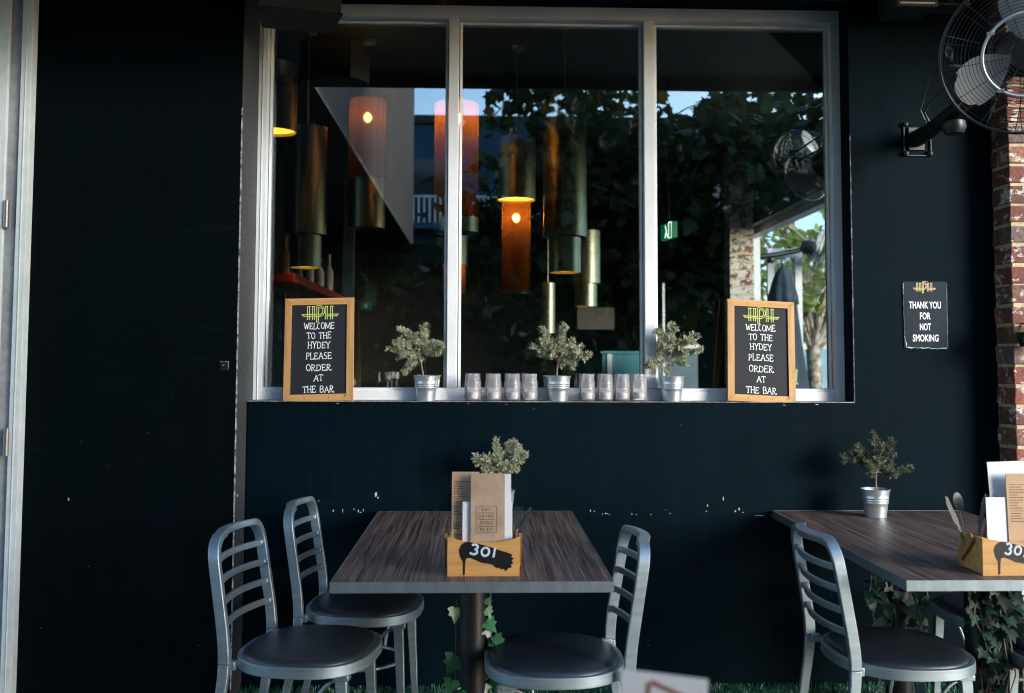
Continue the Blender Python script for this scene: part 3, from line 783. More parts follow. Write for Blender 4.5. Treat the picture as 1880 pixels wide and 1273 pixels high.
b = MB(); ragged(b, (c.x+.096, -.005, c.z+.135), (c.x+.095, -.005, c.z-.145), 14, .0035, .001); b.build('lifted_film', K['peeldim'], t, smooth=60); b = MB(); ragged(b, (c.x-.098, -.005, c.z+.09), (c.x-.097, -.005, c.z-.09), 8, .0014, .0008)
b.build('lifted_film', K['peeldim'], t, smooth=60)

# ------------------------------------------------------------------ tables
def build_table(loc, label, rotz=0):
    t = thing('cafe_table', label, 'table', loc, rotz, 'dark topped cafe tables')
    W_, D_, H_ = .83, 1.365, .75
    b = MB(); b.box(-W_/2+.0025, W_/2-.0025, -D_/2+.0025, D_/2-.0025, H_-.029, H_); b.build('table_top', K['lam'], t, world=False)
    b = MB()
    b.box(-W_/2, W_/2, -D_/2, -D_/2+.0022, H_-.031, H_+.0006); b.box(-W_/2, W_/2, D_/2-.0022, D_/2, H_-.031, H_+.0006)
    b.box(-W_/2, -W_/2+.0022, -D_/2+.0024, D_/2-.0024, H_-.031, H_+.0006); b.box(W_/2-.0022, W_/2, -D_/2+.0024, D_/2-.0024, H_-.031, H_+.0006)
    b.build('edge_band', K['edgealu'], t, world=False)
    for y in (-.28, .36):
        b = MB(); b.tube([(0, y, .03), (0, y, H_-.045)], .046, 24); b.build('pedestal', K['blackmetal'], t, smooth=40, world=False)
        b = MB(); b.lathe([(0, 0), (.20, .0), (.205, .008), (.19, .018), (.06, .03), (0, .032)], 32, c=(0, y, 0)); b.build('foot', K['blackmetal'], t, smooth=50, world=False)
        b = MB(); b.box(-.17, .17, y-.17, y+.17, H_-.045, H_-.033); b.build('top_plate', K['blackmetal'], t, world=False)
    return t
T1 = Vector((-.022, -.690, 0)); T2 = Vector((1.262+.415, -.690, 0))
tb1 = build_table(T1, 'dark wood grain table with box 301 in the middle of the photo')
tb2 = dup(tb1, T2, 0, 'dark wood grain table at the right edge under the sign')
dup(tb1, (.50, -3.10, 0), R(90), 'cafe table below the bottom edge holding the blurred card')
# wire tie round the first pedestal
b = MB(); P = []
for i in range(25):
    a = 2*PI*i/24; P.append((T1.x+.055*math.cos(a), T1.y-.28+.055*math.sin(a), .690+.006*math.cos(a)))
b.tube(P, .0032, 6)
for a in (2.9, 5.9): b.lathe([(0, 0), (.006, .002), (.006, .010), (0, .012)], 8, c=(T1.x+.057*math.cos(a), T1.y-.28+.057*math.sin(a), .685))
tag(b.build('wire_tie', K['galv'], smooth=50), 'wire tie looped round the pedestal of the 301 table', 'wire')

# ------------------------------------------------------------------ chairs (facing +X)
def back_x(z):
    pts = [(0, -.285), (.2, -.232), (.42, -.200), (.50, -.203), (.62, -.222), (.90, -.268)]
    for (a, xa), (b_, xb) in zip(pts, pts[1:]):
        if z <= b_: return xa+(xb-xa)*(z-a)/(b_-a)
    return pts[-1][1]
def smx(z): return sum(back_x(z+d) for d in (-.05, -.025, 0, .025, .05))/5 if z > .05 else back_x(z)
def back_n(z):
    dx = (smx(z+.02)-smx(z-.02))/.04 if z > .03 else .26
    return Vector((1, 0, -dx)).normalized()
def hw(z): return .205 if z < .46 else .205-.010*(z-.46)/.4
def seat_outline(a_, b_, n=56, e=2.7):
    O = []
    for i in range(n):
        th = 2*PI*i/n; c, s_ = math.cos(th), math.sin(th)
        x = math.copysign(abs(c)**(2/e), c)*a_; y = math.copysign(abs(s_)**(2/e), s_)*b_
        if x < 0: y *= 1-.10*(x/a_)**2
        O.append((x+.012, y))
    return O
def build_chair(label):
    t = thing('chair', label, 'chair', (0, 0, 0), 0, 'aluminium cafe chairs')
    zs = [.44+.03*i for i in range(12)]
    top, rc = .828, .075
    P = [Vector((smx(z), -hw(z), z)) for z in zs if z < top-rc-.01]
    N = [back_n(p.z) for p in P]
    for i in range(9):
        a = PI*.5*i/8; y = -(hw(.8)-rc)-rc*math.cos(a); z = top-rc+rc*math.sin(a)
        P.append(Vector((smx(z), y, z))); N.append(back_n(z))
    nb = 7
    for i in range(1, nb):
        u = -1+2*i/nb; y = u*(hw(.8)-rc); bow = .028*(1-u*u)
        P.append(Vector((smx(top)-bow*.9, y, top))); N.append(back_n(top))
    half = len(P)
    L = [(Vector((p.x, -p.y, p.z)), n) for p, n in zip(P[:len(P)-(nb-1)], N)][::-1]
    P += [p for p, n in L]; N += [n for p, n in L]
    b = MB(); b.rect(P, N, .0178, .0112); b.build('back_frame', K['alu'], t, smooth=35, bevel=.003, world=False)
    for z in (.748, .681, .614, .547):
        Q = []; M_ = []
        for i in range(13):
            u = -1+2*i/12; Q.append(Vector((smx(z)+.004-.038*(1-u*u), u*(hw(z)-.008), z))); M_.append(Vector((0, 0, 1)))
        b = MB(); b.rect(Q, M_, .0105, .0065)
        for s_ in (-1, 1): b.lathe([(0, -.011), (.009, -.009), (.0115, 0), (.009, .009), (0, .011)], 8, c=(smx(z)+.002, s_*(hw(z)-.014), z))
        b.build('back_slat', K['alu'], t, smooth=35, bevel=.0025, world=False)
    # rear legs
    for s_ in (-1, 1):
        zz = [0, .06, .12, .18, .24, .30, .36, .40, .4395]
        b = MB(); b.rect([Vector((smx(z), s_*(hw(z)+.012*(1-z/.44)), z)) for z in zz], [back_n(max(z, .04)) for z in zz], [.0125+.005*z/.44 for z in zz], .0105)
        b.build('leg', K['alu'], t, smooth=35, bevel=.003, world=False)
        # front legs
        zz = [0, .1, .2, .3, .38, .4135]
        b = MB(); b.rect([Vector((.165+.022*(1-z/.42), s_*(.165+.010*(1-z/.42)), z)) for z in zz], [Vector((1, 0, .05))]*6, [.012+.007*z/.42 for z in zz], .0115)
        b.box(.140, .192, s_*.165-.016, s_*.165+.016, .395, .4138)
        b.build('leg', K['alu'], t, smooth=35, bevel=.003, world=False)
        b = MB(); b.tube([(.150-.09*math.sin(a), s_*(.160), .20+.19*math.cos(a)-.0) for a in [R(-2+12*i) for i in range(8)]], .0065, 8)
        b.build('brace', K['alu'], t, smooth=50, world=False)
    b = MB(); O = seat_outline(.214, .236)
    b.rect([Vector((x, y, .432)) for x, y in O], [Vector((0, 0, 1))]*len(O), .0175, .0085, closed=True)
    for s_ in (-1, 1): b.box(-.205, -.17, s_*.190-.012, s_*.190+.012, .420, .447)
    b.box(-.18, .2, -.16, .16, .424, .430)
    b.build('seat_frame', K['alu'], t, smooth=35, bevel=.0025, world=False)
    b = MB(); rings = [(1.0, .4400), (1.0, .4485), (.985, .4560), (.94, .4625), (.84, .4675), (.62, .4705), (.32, .4715)]
    O = seat_outline(.206, .228); n = len(O); V = []
    for k, z in rings: V += [((x-.012)*k+.012, y*k, z) for x, y in O]
    V.append((.012, 0, .472)); m_ = len(rings)
    Fs = [(i*n+j, i*n+(j+1) % n, (i+1)*n+(j+1) % n, (i+1)*n+j) for i in range(m_-1) for j in range(n)]
    Fs += [((m_-1)*n+j, (m_-1)*n+(j+1) % n, m_*n) for j in range(n)]
    b.add(V, Fs); b.build('seat_pad', K['vinyl'], t, smooth=60, world=False)
    b = MB(); b.tube([(-.02+.175*math.cos(a), .165*math.sin(a), .235) for a in [2*PI*i/40 for i in range(41)]], .0075, 8); b.build('foot_ring', K['alu'], t, smooth=50, world=False)
    return t
def seat_at(px, py, z=.47): return atZ(px, py, z)
pA = seat_at(572, 1182); pB = seat_at(674, 1103); pC = seat_at(1016, 1203); pD = seat_at(1640, 1192)
def sb(px, py, rz):                                   # seat centre is .012 ahead of the chair's origin
    p = seat_at(px, py); return (p.x-.012*math.cos(rz), p.y-.012*math.sin(rz), 0)
ch = build_chair('nearest aluminium chair at the left side of the 301 table')
ch.location = sb(572, 1174, R(-9)); ch.rotation_euler = (0, 0, R(-9))
dup(ch, sb(672, 1096, R(-4)), R(-4), 'aluminium chair nearest the wall on the left of the 301 table')
dup(ch, sb(1016, 1190, R(181)), R(181), 'aluminium chair on the right side of the 301 table')
dup(ch, sb(1642, 1178, R(1)), R(1), 'aluminium chair on the left side of the table under the sign')
dup(ch, (2.0, -.50, 0), R(180), 'chair beyond the right edge table, close to the brick pillar')
dup(ch, (1.98, -1.10, 0), R(184), 'dark seated chair at bottom right, partly out of frame')

# ------------------------------------------------------------------ ivy
def ivy_leaf(mb, p, d, n, s):
    d = d.normalized(); n = (n-d*n.dot(d)).normalized(); sd = d.cross(n)
    ol = [(0, 0), (.30, -.08), (.62, .10), (.42, .30), (.50, .52), (.24, .58), (0, 1.05)]
    R_ = [p+(sd*x+d*y+n*(.10*abs(x)-.25*y*y*.4))*s for x, y in ol]; L_ = [p+(sd*-x+d*y+n*(.10*abs(x)-.25*y*y*.4))*s for x, y in ol]
    o = [R_[0], R_[1], R_[2], R_[3], R_[4], R_[5], R_[6], L_[5], L_[4], L_[3], L_[2], L_[1], p+d*s*.3-n*s*.03]
    mb.add(o, [(12, i, i+1) for i in range(11)]+[(12, 11, 0), (12, 0, 1)])
def ivy(label, paths, per, seed, matn, size=.05, special=()):
    rnd = random.Random(seed)
    t = thing('ivy_vine', label, 'ivy', paths[0][0], 0)
    b = MB(); L = MB()
    for P in paths:
        P = [Vector(p) for p in P]; b.tube(P, .0022, 5)
        for i in range(per):
            u = rnd.random()*(len(P)-1); j = int(u); q = P[j].lerp(P[j+1], u-j)
            out = Vector((rnd.gauss(0, 1), rnd.gauss(-.5, .8), rnd.gauss(-.2, .5))).normalized()
            q2 = q+out*rnd.uniform(.008, .035); b.tube([q, q2], .0009, 4)
            ivy_leaf(L, q2, out+Vector((0, 0, -.7)), Vector((rnd.gauss(0, .6), -1, rnd.gauss(.5, .4))), size*rnd.uniform(.65, 1.25))
    for (p, d, n, s) in special: ivy_leaf(L, Vector(p), Vector(d), Vector(n), s*.82)
    b.build('vine_stem', K['twig'], t, smooth=60); L.build('leaves', matn, t, smooth=30)
    return t
cx, cyy = T1.x, T1.y-.28
def hel(z0, z1, a0, turns, r=.053, n=30): return [(cx+r*math.cos(a0+turns*2*PI*i/n), cyy+r*math.sin(a0+turns*2*PI*i/n), z0+(z1-z0)*i/n) for i in range(n+1)]
sp_ = []
for px, py, s, dx, dz in ((893, 1117, .045, .5, -1), (893, 1140, .062, .9, -.9), (893, 1148, .060, .25, -1), (906, 1172, .068, .8, -.8), (838, 1116, .062, -.1, -1), (838, 1205, .080, -.55, -1), (832, 1248, .065, -.4, -1), (884, 1250, .07, .3, -1), (905, 1245, .05, .6, -.4), (852, 1262, .05, .1, -1), (893, 1100, .035, .5, -.9)):
    q = atY(px, py, cyy-.02); sp_.append((q, (dx, -.25, dz), (.25*dx+.35, -1, .45), s))
ivy('green ivy climbing the pedestal of the 301 table', [hel(.03, .67, -.3, 1.3)[:14]+[(cx+.06, cyy-.02, .36), (cx+.058, cyy, .5), (cx+.057, cyy, .66)],
     [(cx-.01, cyy-.06, .02), (cx+.03, cyy-.07, .12), (cx+.056, cyy-.045, .22), (cx+.058, cyy-.02, .32)], [(cx-.06, cyy+.02, .05), (cx-.058, cyy+.03, .3), (cx-.056, cyy+.02, .6)], [(cx-.05, cyy-.05, .13), (cx-.01, cyy-.062, .06), (cx+.06, cyy-.09, .03)]],
    7, 4, K['ivy'], .042, sp_)
c2x, c2y = T2.x, T2.y-.28
rnd = random.Random(9)
paths = []
for i in range(8):
    x, y = c2x+rnd.uniform(-.05, .06), c2y+rnd.uniform(-.06, .06)
    paths.append([(x, y, .70), (x+rnd.uniform(-.06, .06), y-.03, .55), (x+rnd.uniform(-.08, .08), y-.05, .38), (x+rnd.uniform(-.05, .05), y-.04, .18), (x+rnd.uniform(-.05, .05), y-.05, .03)])
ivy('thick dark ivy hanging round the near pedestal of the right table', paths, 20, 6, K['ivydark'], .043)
paths = []
for i in range(7):
    p = atY(1610+i*13, 1065, -.33); x = p.x
    paths.append([(x, -.32+rnd.uniform(-.06, .06), .70), (x+rnd.uniform(-.03, .03), -.36, .58), (x+rnd.uniform(-.05, .05), -.36, .46), (x+rnd.uniform(-.05, .05), -.34, .25), (x, -.33, .03)])
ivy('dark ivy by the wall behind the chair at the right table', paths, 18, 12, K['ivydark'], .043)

# ------------------------------------------------------------------ wooden boxes with menus and cutlery
def splash_outline(wd):
    c = [(300, 935), (330, 929), (380, 938), (450, 955), (520, 975), (590, 1000), (640, 1014), (672, 1028), (664, 1046), (686, 1058), (666, 1073), (682, 1094), (660, 1104), (670, 1124), (640, 1133), (622, 1156),
         (604, 1134), (588, 1142), (570, 1128), (545, 1130), (520, 1104), (470, 1094), (430, 1088), (390, 1070), (345, 1052), (316, 1058), (309, 1090), (306, 1182), (293, 1182), (291, 1085), (268, 1042), (259, 995), (274, 955)]
    return [((x-450)/550*wd, (1190-y)/550*wd) for x, y in c]
def table_box(name, label, loc, number, seed, arm_angle, nw=.213):
    t = thing(name, label, 'wooden box', loc, 0, 'numbered wooden table boxes')
    Wd, Dd, H, th = nw, .150, .112, .010
    hw_ = Wd/2
    ol = [(-hw_, 0), (hw_, 0)]+[(hw_-2*hw_*i/14, H-.016*(1-(1-2*i/14)**2)) for i in range(15)]
    b = MB(); b.prism(ol, lambda u, v, d: (u, d, v), th); fr = b.build('front_panel', K['pineX'], t, bevel=.0015, world=False)
    b = MB(); b.prism(ol, lambda u, v, d: (u, Dd-th+d, v), th); b.build('back_panel', K['pineX'], t, bevel=.0015, world=False)
    for s_ in (-1, 1):
        x0, x1 = (-hw_, -hw_+th) if s_ < 0 else (hw_-th, hw_)
        b = MB(); b.box(x0+.0005, x1-.0005, th+.0004, Dd-th-.0004, 0.001, H-.002); b.build('side_panel', K['pineX'], t, bevel=.0015, world=False)
        b = MB(); L_ = .105
        x2, x3 = (x0-.0115, x0-.0025) if s_ < 0 else (x1+.0025, x1+.0115)
        mt = Matrix.Translation((0, Dd*.42, H-.012)) @ Matrix.Rotation(arm_angle, 4, 'X')
        outl = [(-.0125, -L_)]+[(.0125*math.cos(a), .0125*math.sin(a)) for a in [PI*i/8 for i in range(9)]][::-1]+[(.0125, -L_)]
        outl = [(.0165*math.cos(a), .0165*math.sin(a)) for a in [PI*i/8 for i in range(9)]]+[(-.0165, -L_+.010), (-.009, -L_), (.009, -L_), (.0165, -L_+.010)]
        b.prism(outl, lambda u, v, d: mt @ Vector((x2+d, u, v)), x3-x2); b.build('handle_arm', K['pinedark'], t, bevel=.0015, world=False)
    b = MB(); b.box(-hw_+th+.0005, hw_-th-.0005, th+.0005, Dd-th-.0005, .001, .008); b.build('base_board', K['pineX'], t, world=False)
    b = MB(); so_ = splash_outline(nw)
    b.prism(so_, lambda u, v, d: (u, -.0009+d, v), .0008); spl = b.build('paint_splash', K['splash'], fr, world=False)
    b = MB(); st, tot = letter_strokes(number, .030, gap=.22, serif=0, seed=seed)
    th_ = R(-8); kx = .078/tot; st = [[(a*kx*math.cos(th_)-(bb-.013)*math.sin(th_)-.001, a*kx*math.sin(th_)+(bb-.013)*math.cos(th_)+.0725) for a, bb in p] for p in st]
    paint_strokes(b, st, .0034, lambda u, v: Vector((u, -.0012, v)), Vector((0, 1, 0))); b.build('number', K['chalkblue'], fr, smooth=60, world=False)
    return t
fl = atZ(822, 1058, .7506); frr = atZ(953.5, 1060, .7506)
B1 = Vector(((fl.x+frr.x)/2, fl.y, .7507)); bw = frr.x-fl.x
table_box('wooden_box', 'pine box marked 301 holding menus on the middle table', B1, '301', 2, R(30), bw)
f2 = atZ(1806, 1057, .7506); B2 = Vector((f2.x+bw/2, f2.y, .7507))
table_box('wooden_box', 'pine box with swing handle at the right edge, number half out of frame', B2, '302', 5, R(48), bw)

def menu(name, label, x0, x1, z0, z1, y, lean, m, cat='menu', rows=None, corner=0, yaw=0):
    t = thing(name, label, cat, ((x0+x1)/2, y, z0), yaw)
    t.rotation_euler = (lean, 0, yaw); w2 = (x1-x0)/2; h = z1-z0
    ol = [(-w2, 0), (w2, 0), (w2, h-corner)]+([(w2-corner*.3, h-corner*.3)] if corner else [])+([(w2-corner, h)] if corner else [(w2, h)])+[(-w2, h)]
    b = MB(); b.prism(ol, lambda u, v, d: (u, d, v), .0022); b.build('card', m, t, world=False)
    return t, w2, h
def place(px0, px1, py0, py1, Y): a = atY(px0, py1, Y); c_ = atY(px1, py0, Y); return a.x, c_.x, a.z, c_.z
yb = B1.y
# left kraft menu with price list
x0, x1, z0, z1 = place(829, 880, 867, 985, yb+.055); z0 = .7605
t, w2, h = menu('menu', 'tall kraft menu with a printed list at the left of box 301', x0, x1, z0, z1, yb+.050, R(-3), K['kraft'])
b = MB(); rnd = random.Random(7); zz = h-.030
b.box(-w2+.006, w2-.004, -.0006, -.0001, zz, zz+.0014)
for i in range(13):
    zz -= .0076; ln = rnd.uniform(.012, .030)
    if i in (5,): b.box(-w2+.006, -w2+.042, -.0006, -.0001, zz, zz+.0013); continue
    x = -w2+.006
    while x < -w2+.006+ln: l = rnd.uniform(.004, .009); b.box(x, x+l, -.0006, -.0001, zz, zz+.0024); x += l+.0016
zz -= .024; b.box(-w2+.004, -w2+.036, -.0006, -.0001, zz, zz+.0012)
for i in range(3): zz -= .0066; b.box(-w2+.005, -w2+rnd.uniform(.022, .03), -.0006, -.0001, zz, zz+.0022)
b.tube([(-w2+.013+.004*math.cos(a), -.0006, zz-.018+.004*math.sin(a)) for a in [i*PI/6 for i in range(13)]], .0009, 5); b.box(-w2+.022, -w2+.034, -.0006, -.0001, zz-.0195, zz-.0170)
b.build('printed_list', K['ink'], t, world=False)
# white card behind, showing right
x0, x1, z0, z1 = place(880, 942, 871, 985, yb+.040); t, w2, h = menu('menu', 'white menu card standing behind the kraft cover in box 301', x0-.015, x1-.006, .7605, z1, yb+.040, R(-2), K['paper'])
x0, x1, z0, z1 = place(849, 890, 922, 985, yb+.028); menu('folded_card', 'short white card left of the kraft cover in box 301', x0, x1, .7605, z1, yb+.028, R(-2), K['paper'], 'card')
x0, x1, z0, z1 = place(900, 942, 922, 985, yb+.034); menu('folded_card', 'short white card right of the kraft cover in box 301', x0, x1-.002, .7605, z1, yb+.033, R(-2), K['paper'], 'card')
x0, x1, z0, z1 = place(864, 927, 870, 990, yb+.022)
t, w2, h = menu('menu', 'kraft cover reading eat drink dine play in box 301', x0, x1, .7605, z1, yb+.018, R(-2), K['kraft2'], corner=.006)
b = MB(); s = .00163
bx0, bx1 = -.0205, .0185; bz1 = h-.0605*1.62*.62-.006; 
ztop = atY(895, 930, yb+.018).z-.7605; zbot = atY(895, 979, yb+.018).z-.7605; xa = atY(874, 930, yb+.018).x-(x0+x1)/2; xb = atY(912, 930, yb+.018).x-(x0+x1)/2
lw = .0009
b.box(xa, xb, -.0007, -.0001, ztop-lw, ztop); b.box(xa, xb, -.0007, -.0001, zbot, zbot+lw); b.box(xa, xa+lw, -.0007, -.0001, zbot+lw, ztop-lw); b.box(xb-lw, xb, -.0007, -.0001, zbot+lw, ztop-lw)
rowh = (ztop-zbot)/4
for i in (1, 2, 3): b.box(xa+.006, xb-.006, -.0007, -.0001, ztop-rowh*i-.0009, ztop-rowh*i+.0002)
for i, tx in enumerate(('EAT', 'DRINK', 'DINE', 'PLAY')):
    V, Fs = text_geo(' '.join(tx), 1.0); xs = [v[0] for v in V]; ys = [v[1] for v in V]
    wd = {'EAT': .030, 'DRINK': .054, 'DINE': .042, 'PLAY': .042}[tx]*.86*(xb-xa)/.062
    kx = wd/(max(xs)-min(xs)); ky = rowh*.46/(max(ys)-min(ys)); mx, my = (max(xs)+min(xs))/2, (max(ys)+min(ys))/2
    b.add([((xa+xb)/2+(a-mx)*kx, -.0006, ztop-rowh*(i+.5)+(bb-my)*ky) for a, bb in V], Fs)
b.build('printed_words', K['ink'], t, world=False)

def cutlery(kind, label, p, top, seed=0):
    p, top = Vector(p), Vector(top); d = (top-p); L_ = d.length; d.normalize()
    t = thing(kind, label, kind, p)
    side = d.cross(Vector((0, 1, 0))).normalized(); nrm = side.cross(d)
    W = lambda u, v, n=0: p+side*u+d*v+nrm*n
    b = MB()
    if kind == 'fork':
        b.prism([(-.004, 0), (.004, 0), (.003, L_*.6), (.011, L_*.72), (.012, L_*.8), (-.012, L_*.8), (-.011, L_*.72), (-.003, L_*.6)], lambda u, v, dd: W(u, v, dd), .002)
        for k in range(4): x = -.0105+.007*k; b.prism([(x-.0019, L_*.8), (x+.0019, L_*.8), (x+.0012, L_), (x-.0012, L_)], lambda u, v, dd: W(u, v, dd), .002)
    elif kind == 'knife':
        b.prism([(-.005, 0), (.005, 0), (.004, L_*.45), (.009, L_*.55), (.010, L_*.85), (.004, L_), (-.003, L_*.97), (-.006, L_*.55), (-.004, L_*.45)], lambda u, v, dd: W(u, v, dd), .0026)
    else:
        b.tube([W(0, 0), W(0, L_*.5), W(0, L_*.68, .002)], [.003, .0028, .0024], 6)
        b.lathe([(0, 0), (.010, .012), (.015, .03), (.012, .05), (0, .058)], 14, c=(0, 0, 0), mtx=None) if False else None
        ol = [(.016*math.cos(a), L_*.84+.03*math.sin(a)) for a in [2*PI*i/16 for i in range(16)]]
        b.prism(ol, lambda u, v, dd: W(u, v, dd+.12*abs(u)), .0022)
    b.build('blade' if kind == 'knife' else 'steel', K['chrome'], t, smooth=40)
    return t
def cp(px, py, Y): return atY(px, py, Y)
ybk = yb+.100
cutlery('fork', 'steel fork standing at the back right of box 301', cp(940, 1010, ybk), cp(953, 930, ybk+.01))
cutlery('fork', 'second fork leaning behind the first in box 301', cp(937, 1010, ybk+.02), cp(944, 932, ybk+.03))
cutlery('knife', 'upper knife pointing out to the right of box 301', cp(938, 1005, ybk+.015), cp(976, 932, ybk+.02))
cutlery('knife', 'lower knife pointing out to the right of box 301', cp(940, 1010, ybk), cp(974, 944, ybk+.0))
y2 = B2.y+.085
cutlery('knife', 'thin knife leaning left out of the right box', cp(1778, 1010, y2), cp(1737, 910, y2+.01))
cutlery('spoon', 'steel spoon upright at the left of the right box', cp(1782, 1015, y2+.02), cp(1756, 904, y2+.04))
cutlery('knife', 'knife leaning right beside the white card in the right box', cp(1790, 1015, y2-.01), cp(1812, 906, y2))
cutlery('fork', 'fork leaning right beside the white card in the right box', cp(1800, 1015, y2-.02), cp(1824, 908, y2-.02))
x0, x1, z0, z1 = place(1829, 1905, 848, 990, B2.y+.050); t, w2, h = menu('menu', 'tall white menu at the right edge behind the kraft one', x0, x1, .7605, z1, B2.y+.050, R(-4), K['paper']); t.rotation_euler = (R(-4), R(-2), 0)
x0, x1, z0, z1 = place(1815, 1850, 914, 990, B2.y+.026); menu('folded_card', 'short bluish card at the left of the right box', x0, x1, .7605, z1, B2.y+.026, R(-3), K['paper'], 'card')
x0, x1, z0, z1 = place(1851, 1912, 870, 990, B2.y+.032); t, w2, h = menu('menu', 'kraft price list at the right edge in front of the white menu', x0, x1, .7605, z1, B2.y+.022, R(-3), K['kraft'])
b = MB(); rnd = random.Random(17); zz = h-.026
for i in range(15):
    zz -= .0080
    if i in (0, 10): b.box(-w2+.008, w2-.006, -.0006, -.0001, zz, zz+.0012); continue
    x = -w2+.009; ln = rnd.uniform(.02, .05)
    while x < -w2+.009+ln: l = rnd.uniform(.004, .009); b.box(x, x+l, -.0006, -.0001, zz, zz+.0023); x += l+.0016
b.build('printed_list', K['greyink'], t, world=False)

# potted herbs on the two tables
p = atZ(921, 948, .7506)
potted('silvery herb in a pot behind box 301 on the middle table', (p.x, -.155, .7508), [(-4, 0), (-6, 14), (-8, 26)],
       [(-50, 58), (-36, 62), (-12, 84), (-2, 66), (24, 84), (32, 78), (42, 62), (20, 54), (22, 36), (-34, 34), (-22, 46), (4, 46), (-14, 58)], 31, pxs=.00232)
p = atZ(1608, 949, .7506)
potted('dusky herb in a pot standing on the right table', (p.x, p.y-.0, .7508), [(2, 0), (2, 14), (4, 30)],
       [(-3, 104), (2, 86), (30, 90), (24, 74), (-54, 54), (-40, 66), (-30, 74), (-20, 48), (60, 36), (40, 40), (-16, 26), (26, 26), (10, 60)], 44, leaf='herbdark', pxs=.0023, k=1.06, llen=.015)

# ------------------------------------------------------------------ wall fan
def build_fan(label, loc, head, axis, spin, rotz=0):
    """loc: wall fixing; local -Y points out of the wall"""
    t = thing('wall_fan', label, 'fan', loc, rotz, 'caged wall fans')
    hd = Vector(head); ax = Vector(axis).normalized()
    u = Vector((0, 0, 1)).cross(ax).normalized(); v = ax.cross(u)
    if u.x < 0: u, v = -u, -v
    if v.z < 0: v = -v
    P = lambda r, a, d=0: hd+u*(r*math.cos(a))+v*(r*math.sin(a))+ax*d
    ringpts = lambda r, d, n=64: [P(r, 2*PI*i/n, d) for i in range(n+1)]
    Rr = .276
    b = MB()
    b.tube([(-.055, -.006, -.075), (-.055, -.006, .075)], .004, 6); b.tube([(.065, -.006, -.075), (.065, -.006, .02)], .004, 6); b.tube([(-.055, -.006, -.075), (.065, -.006, -.075)], .004, 6)
    b.box(-.035, .035, -.012, -.0005, -.05, .05)
    for x, z in ((-.05, .065), (-.05, -.066), (.058, -.066)): b.lathe([(0, 0), (.013, .0), (.010, .012), (0, .016)], 10, c=(x, -.008, z), mtx=Matrix.Rotation(R(90), 3, 'X'))
    b.build('wall_plate', K['blackmetal'], t, smooth=40, world=False)
    back = hd-ax*.20
    b = MB(); b.tube([(0, -.01, 0), (0, -.14, .005), (.0, -.45, .045), (back.x, back.y+.05, back.z-.05), back], [.038, .034, .031, .029, .03], 14); b.build('arm', K['blackmetal'], t, smooth=50, world=False)
    b = MB(); b.lathe([(0, -.035), (.035, -.03), (.048, -.005), (.045, .02), (0, .03)], 20, c=(.0, -.36, -.028)); b.build('tilt_knob', K['blackmetal'], t, smooth=50, world=False)
    rm = Matrix((u, v, ax)).transposed()
    b = MB(); b.lathe([(0, -.24), (.06, -.235), (.085, -.19), (.085, -.09), (.05, -.06), (0, -.055)], 24, c=hd, mtx=rm); b.build('motor', K['blackmetal'], t, smooth=40, world=False)
    for k in range(3):
        a0 = spin+k*2*PI/3; b = MB(); nu, nv = 8, 12; V = []
        for i in range(nu+1):
            r = .045+.205*i/nu; span = R(62)*(.55+.45*math.sin(PI*min(1, i/nu*.9+.15)))
            for j in range(nv+1):
                q = j/nv-.5; a = a0+q*span+R(10)*(i/nu-.5); d = -.035-q*.085*(1-.35*i/nu)
                if i == nu: r_ = r-.03*(2*abs(q))**3
                else: r_ = r
                V.append(P(r_, a, d))
        n_ = len(V); V += [p_-ax*.0025 for p_ in V]; S_ = nv+1
        Fs = [(i*S_+j, i*S_+j+1, (i+1)*S_+j+1, (i+1)*S_+j) for i in range(nu) for j in range(nv)]
        Fs += [tuple(x+n_ for x in f[::-1]) for f in Fs]
        b.add(V, Fs); b.build('blade', K['fanblade'], t, smooth=60, world=False)
    b = MB(); b.lathe([(.0, .012), (.03, .008), (.045, -.01), (.045, -.055), (0, -.055)], 20, c=hd, mtx=rm); b.build('hub', K['fanblade'], t, smooth=40, world=False)
    dome = lambda r: .075*(1-(r/Rr)**2.2)**.8 if r < Rr else 0
    bd = lambda r: -.115*(1-(r/Rr)**4)**.7-.0 if r < Rr else 0
    b = MB()
    for i in range(19):
        r = .055+i*(.268-.055)/18; b.tube(ringpts(r, dome(r)), .0011, 5, cap=False)
    for i in range(13):
        r = .10+i*(.270-.10)/12; b.tube(ringpts(r, bd(r)), .0011, 5, cap=False)
    for k in range(14):
        a = 2*PI*k/14+.11
        b.tube([P(r, a, dome(r)+.0015) for r in [.05+.226*i/12 for i in range(13)]], .0014, 5)
        b.tube([P(r, a+.1, bd(r)-.0015) for r in [.08+.196*i/10 for i in range(11)]], .0014, 5)
    b.build('cage', K['wire'], t, smooth=60, world=False)
    b = MB(); b.tube(ringpts(Rr, 0), .0055, 8, cap=False); b.build('rim', K['wire'], t, smooth=60, world=False)
    b = MB(); b.tube(ringpts(.142, dome(.142)+.008), .0060, 8, cap=False)
    for k in range(4): a = PI*.5*k+.95; b.box(-.012, .012, -.006, .006, -.005, .005, mtx=Matrix.Translation(P(.142, a, dome(.142)+.010)) @ rm.to_4x4())
    b.build('guard_ring', K['galv'], t, smooth=50, world=False)
    b = MB(); b.lathe([(0, .006), (.05, .004), (.055, -.002), (0, -.003)], 24, c=hd+ax*.085, mtx=rm); b.build('badge', K['blackmetal'], t, smooth=40, world=False)
    b = MB()
    e = hd-ax*.12-u*.24+v*.03
    b.tube([(.0, -.13, .02), (-.03, -.12, .10), (-.01, -.16, .22), (.0, -.30, .30), e], .0042, 6)
    b.tube([(.02, -.12, .03), (-.012, -.12, .09), (.0, -.16, .13), (.05, -.24, .19), (.06, -.34, .23), e+v*-.05], .0050, 6)
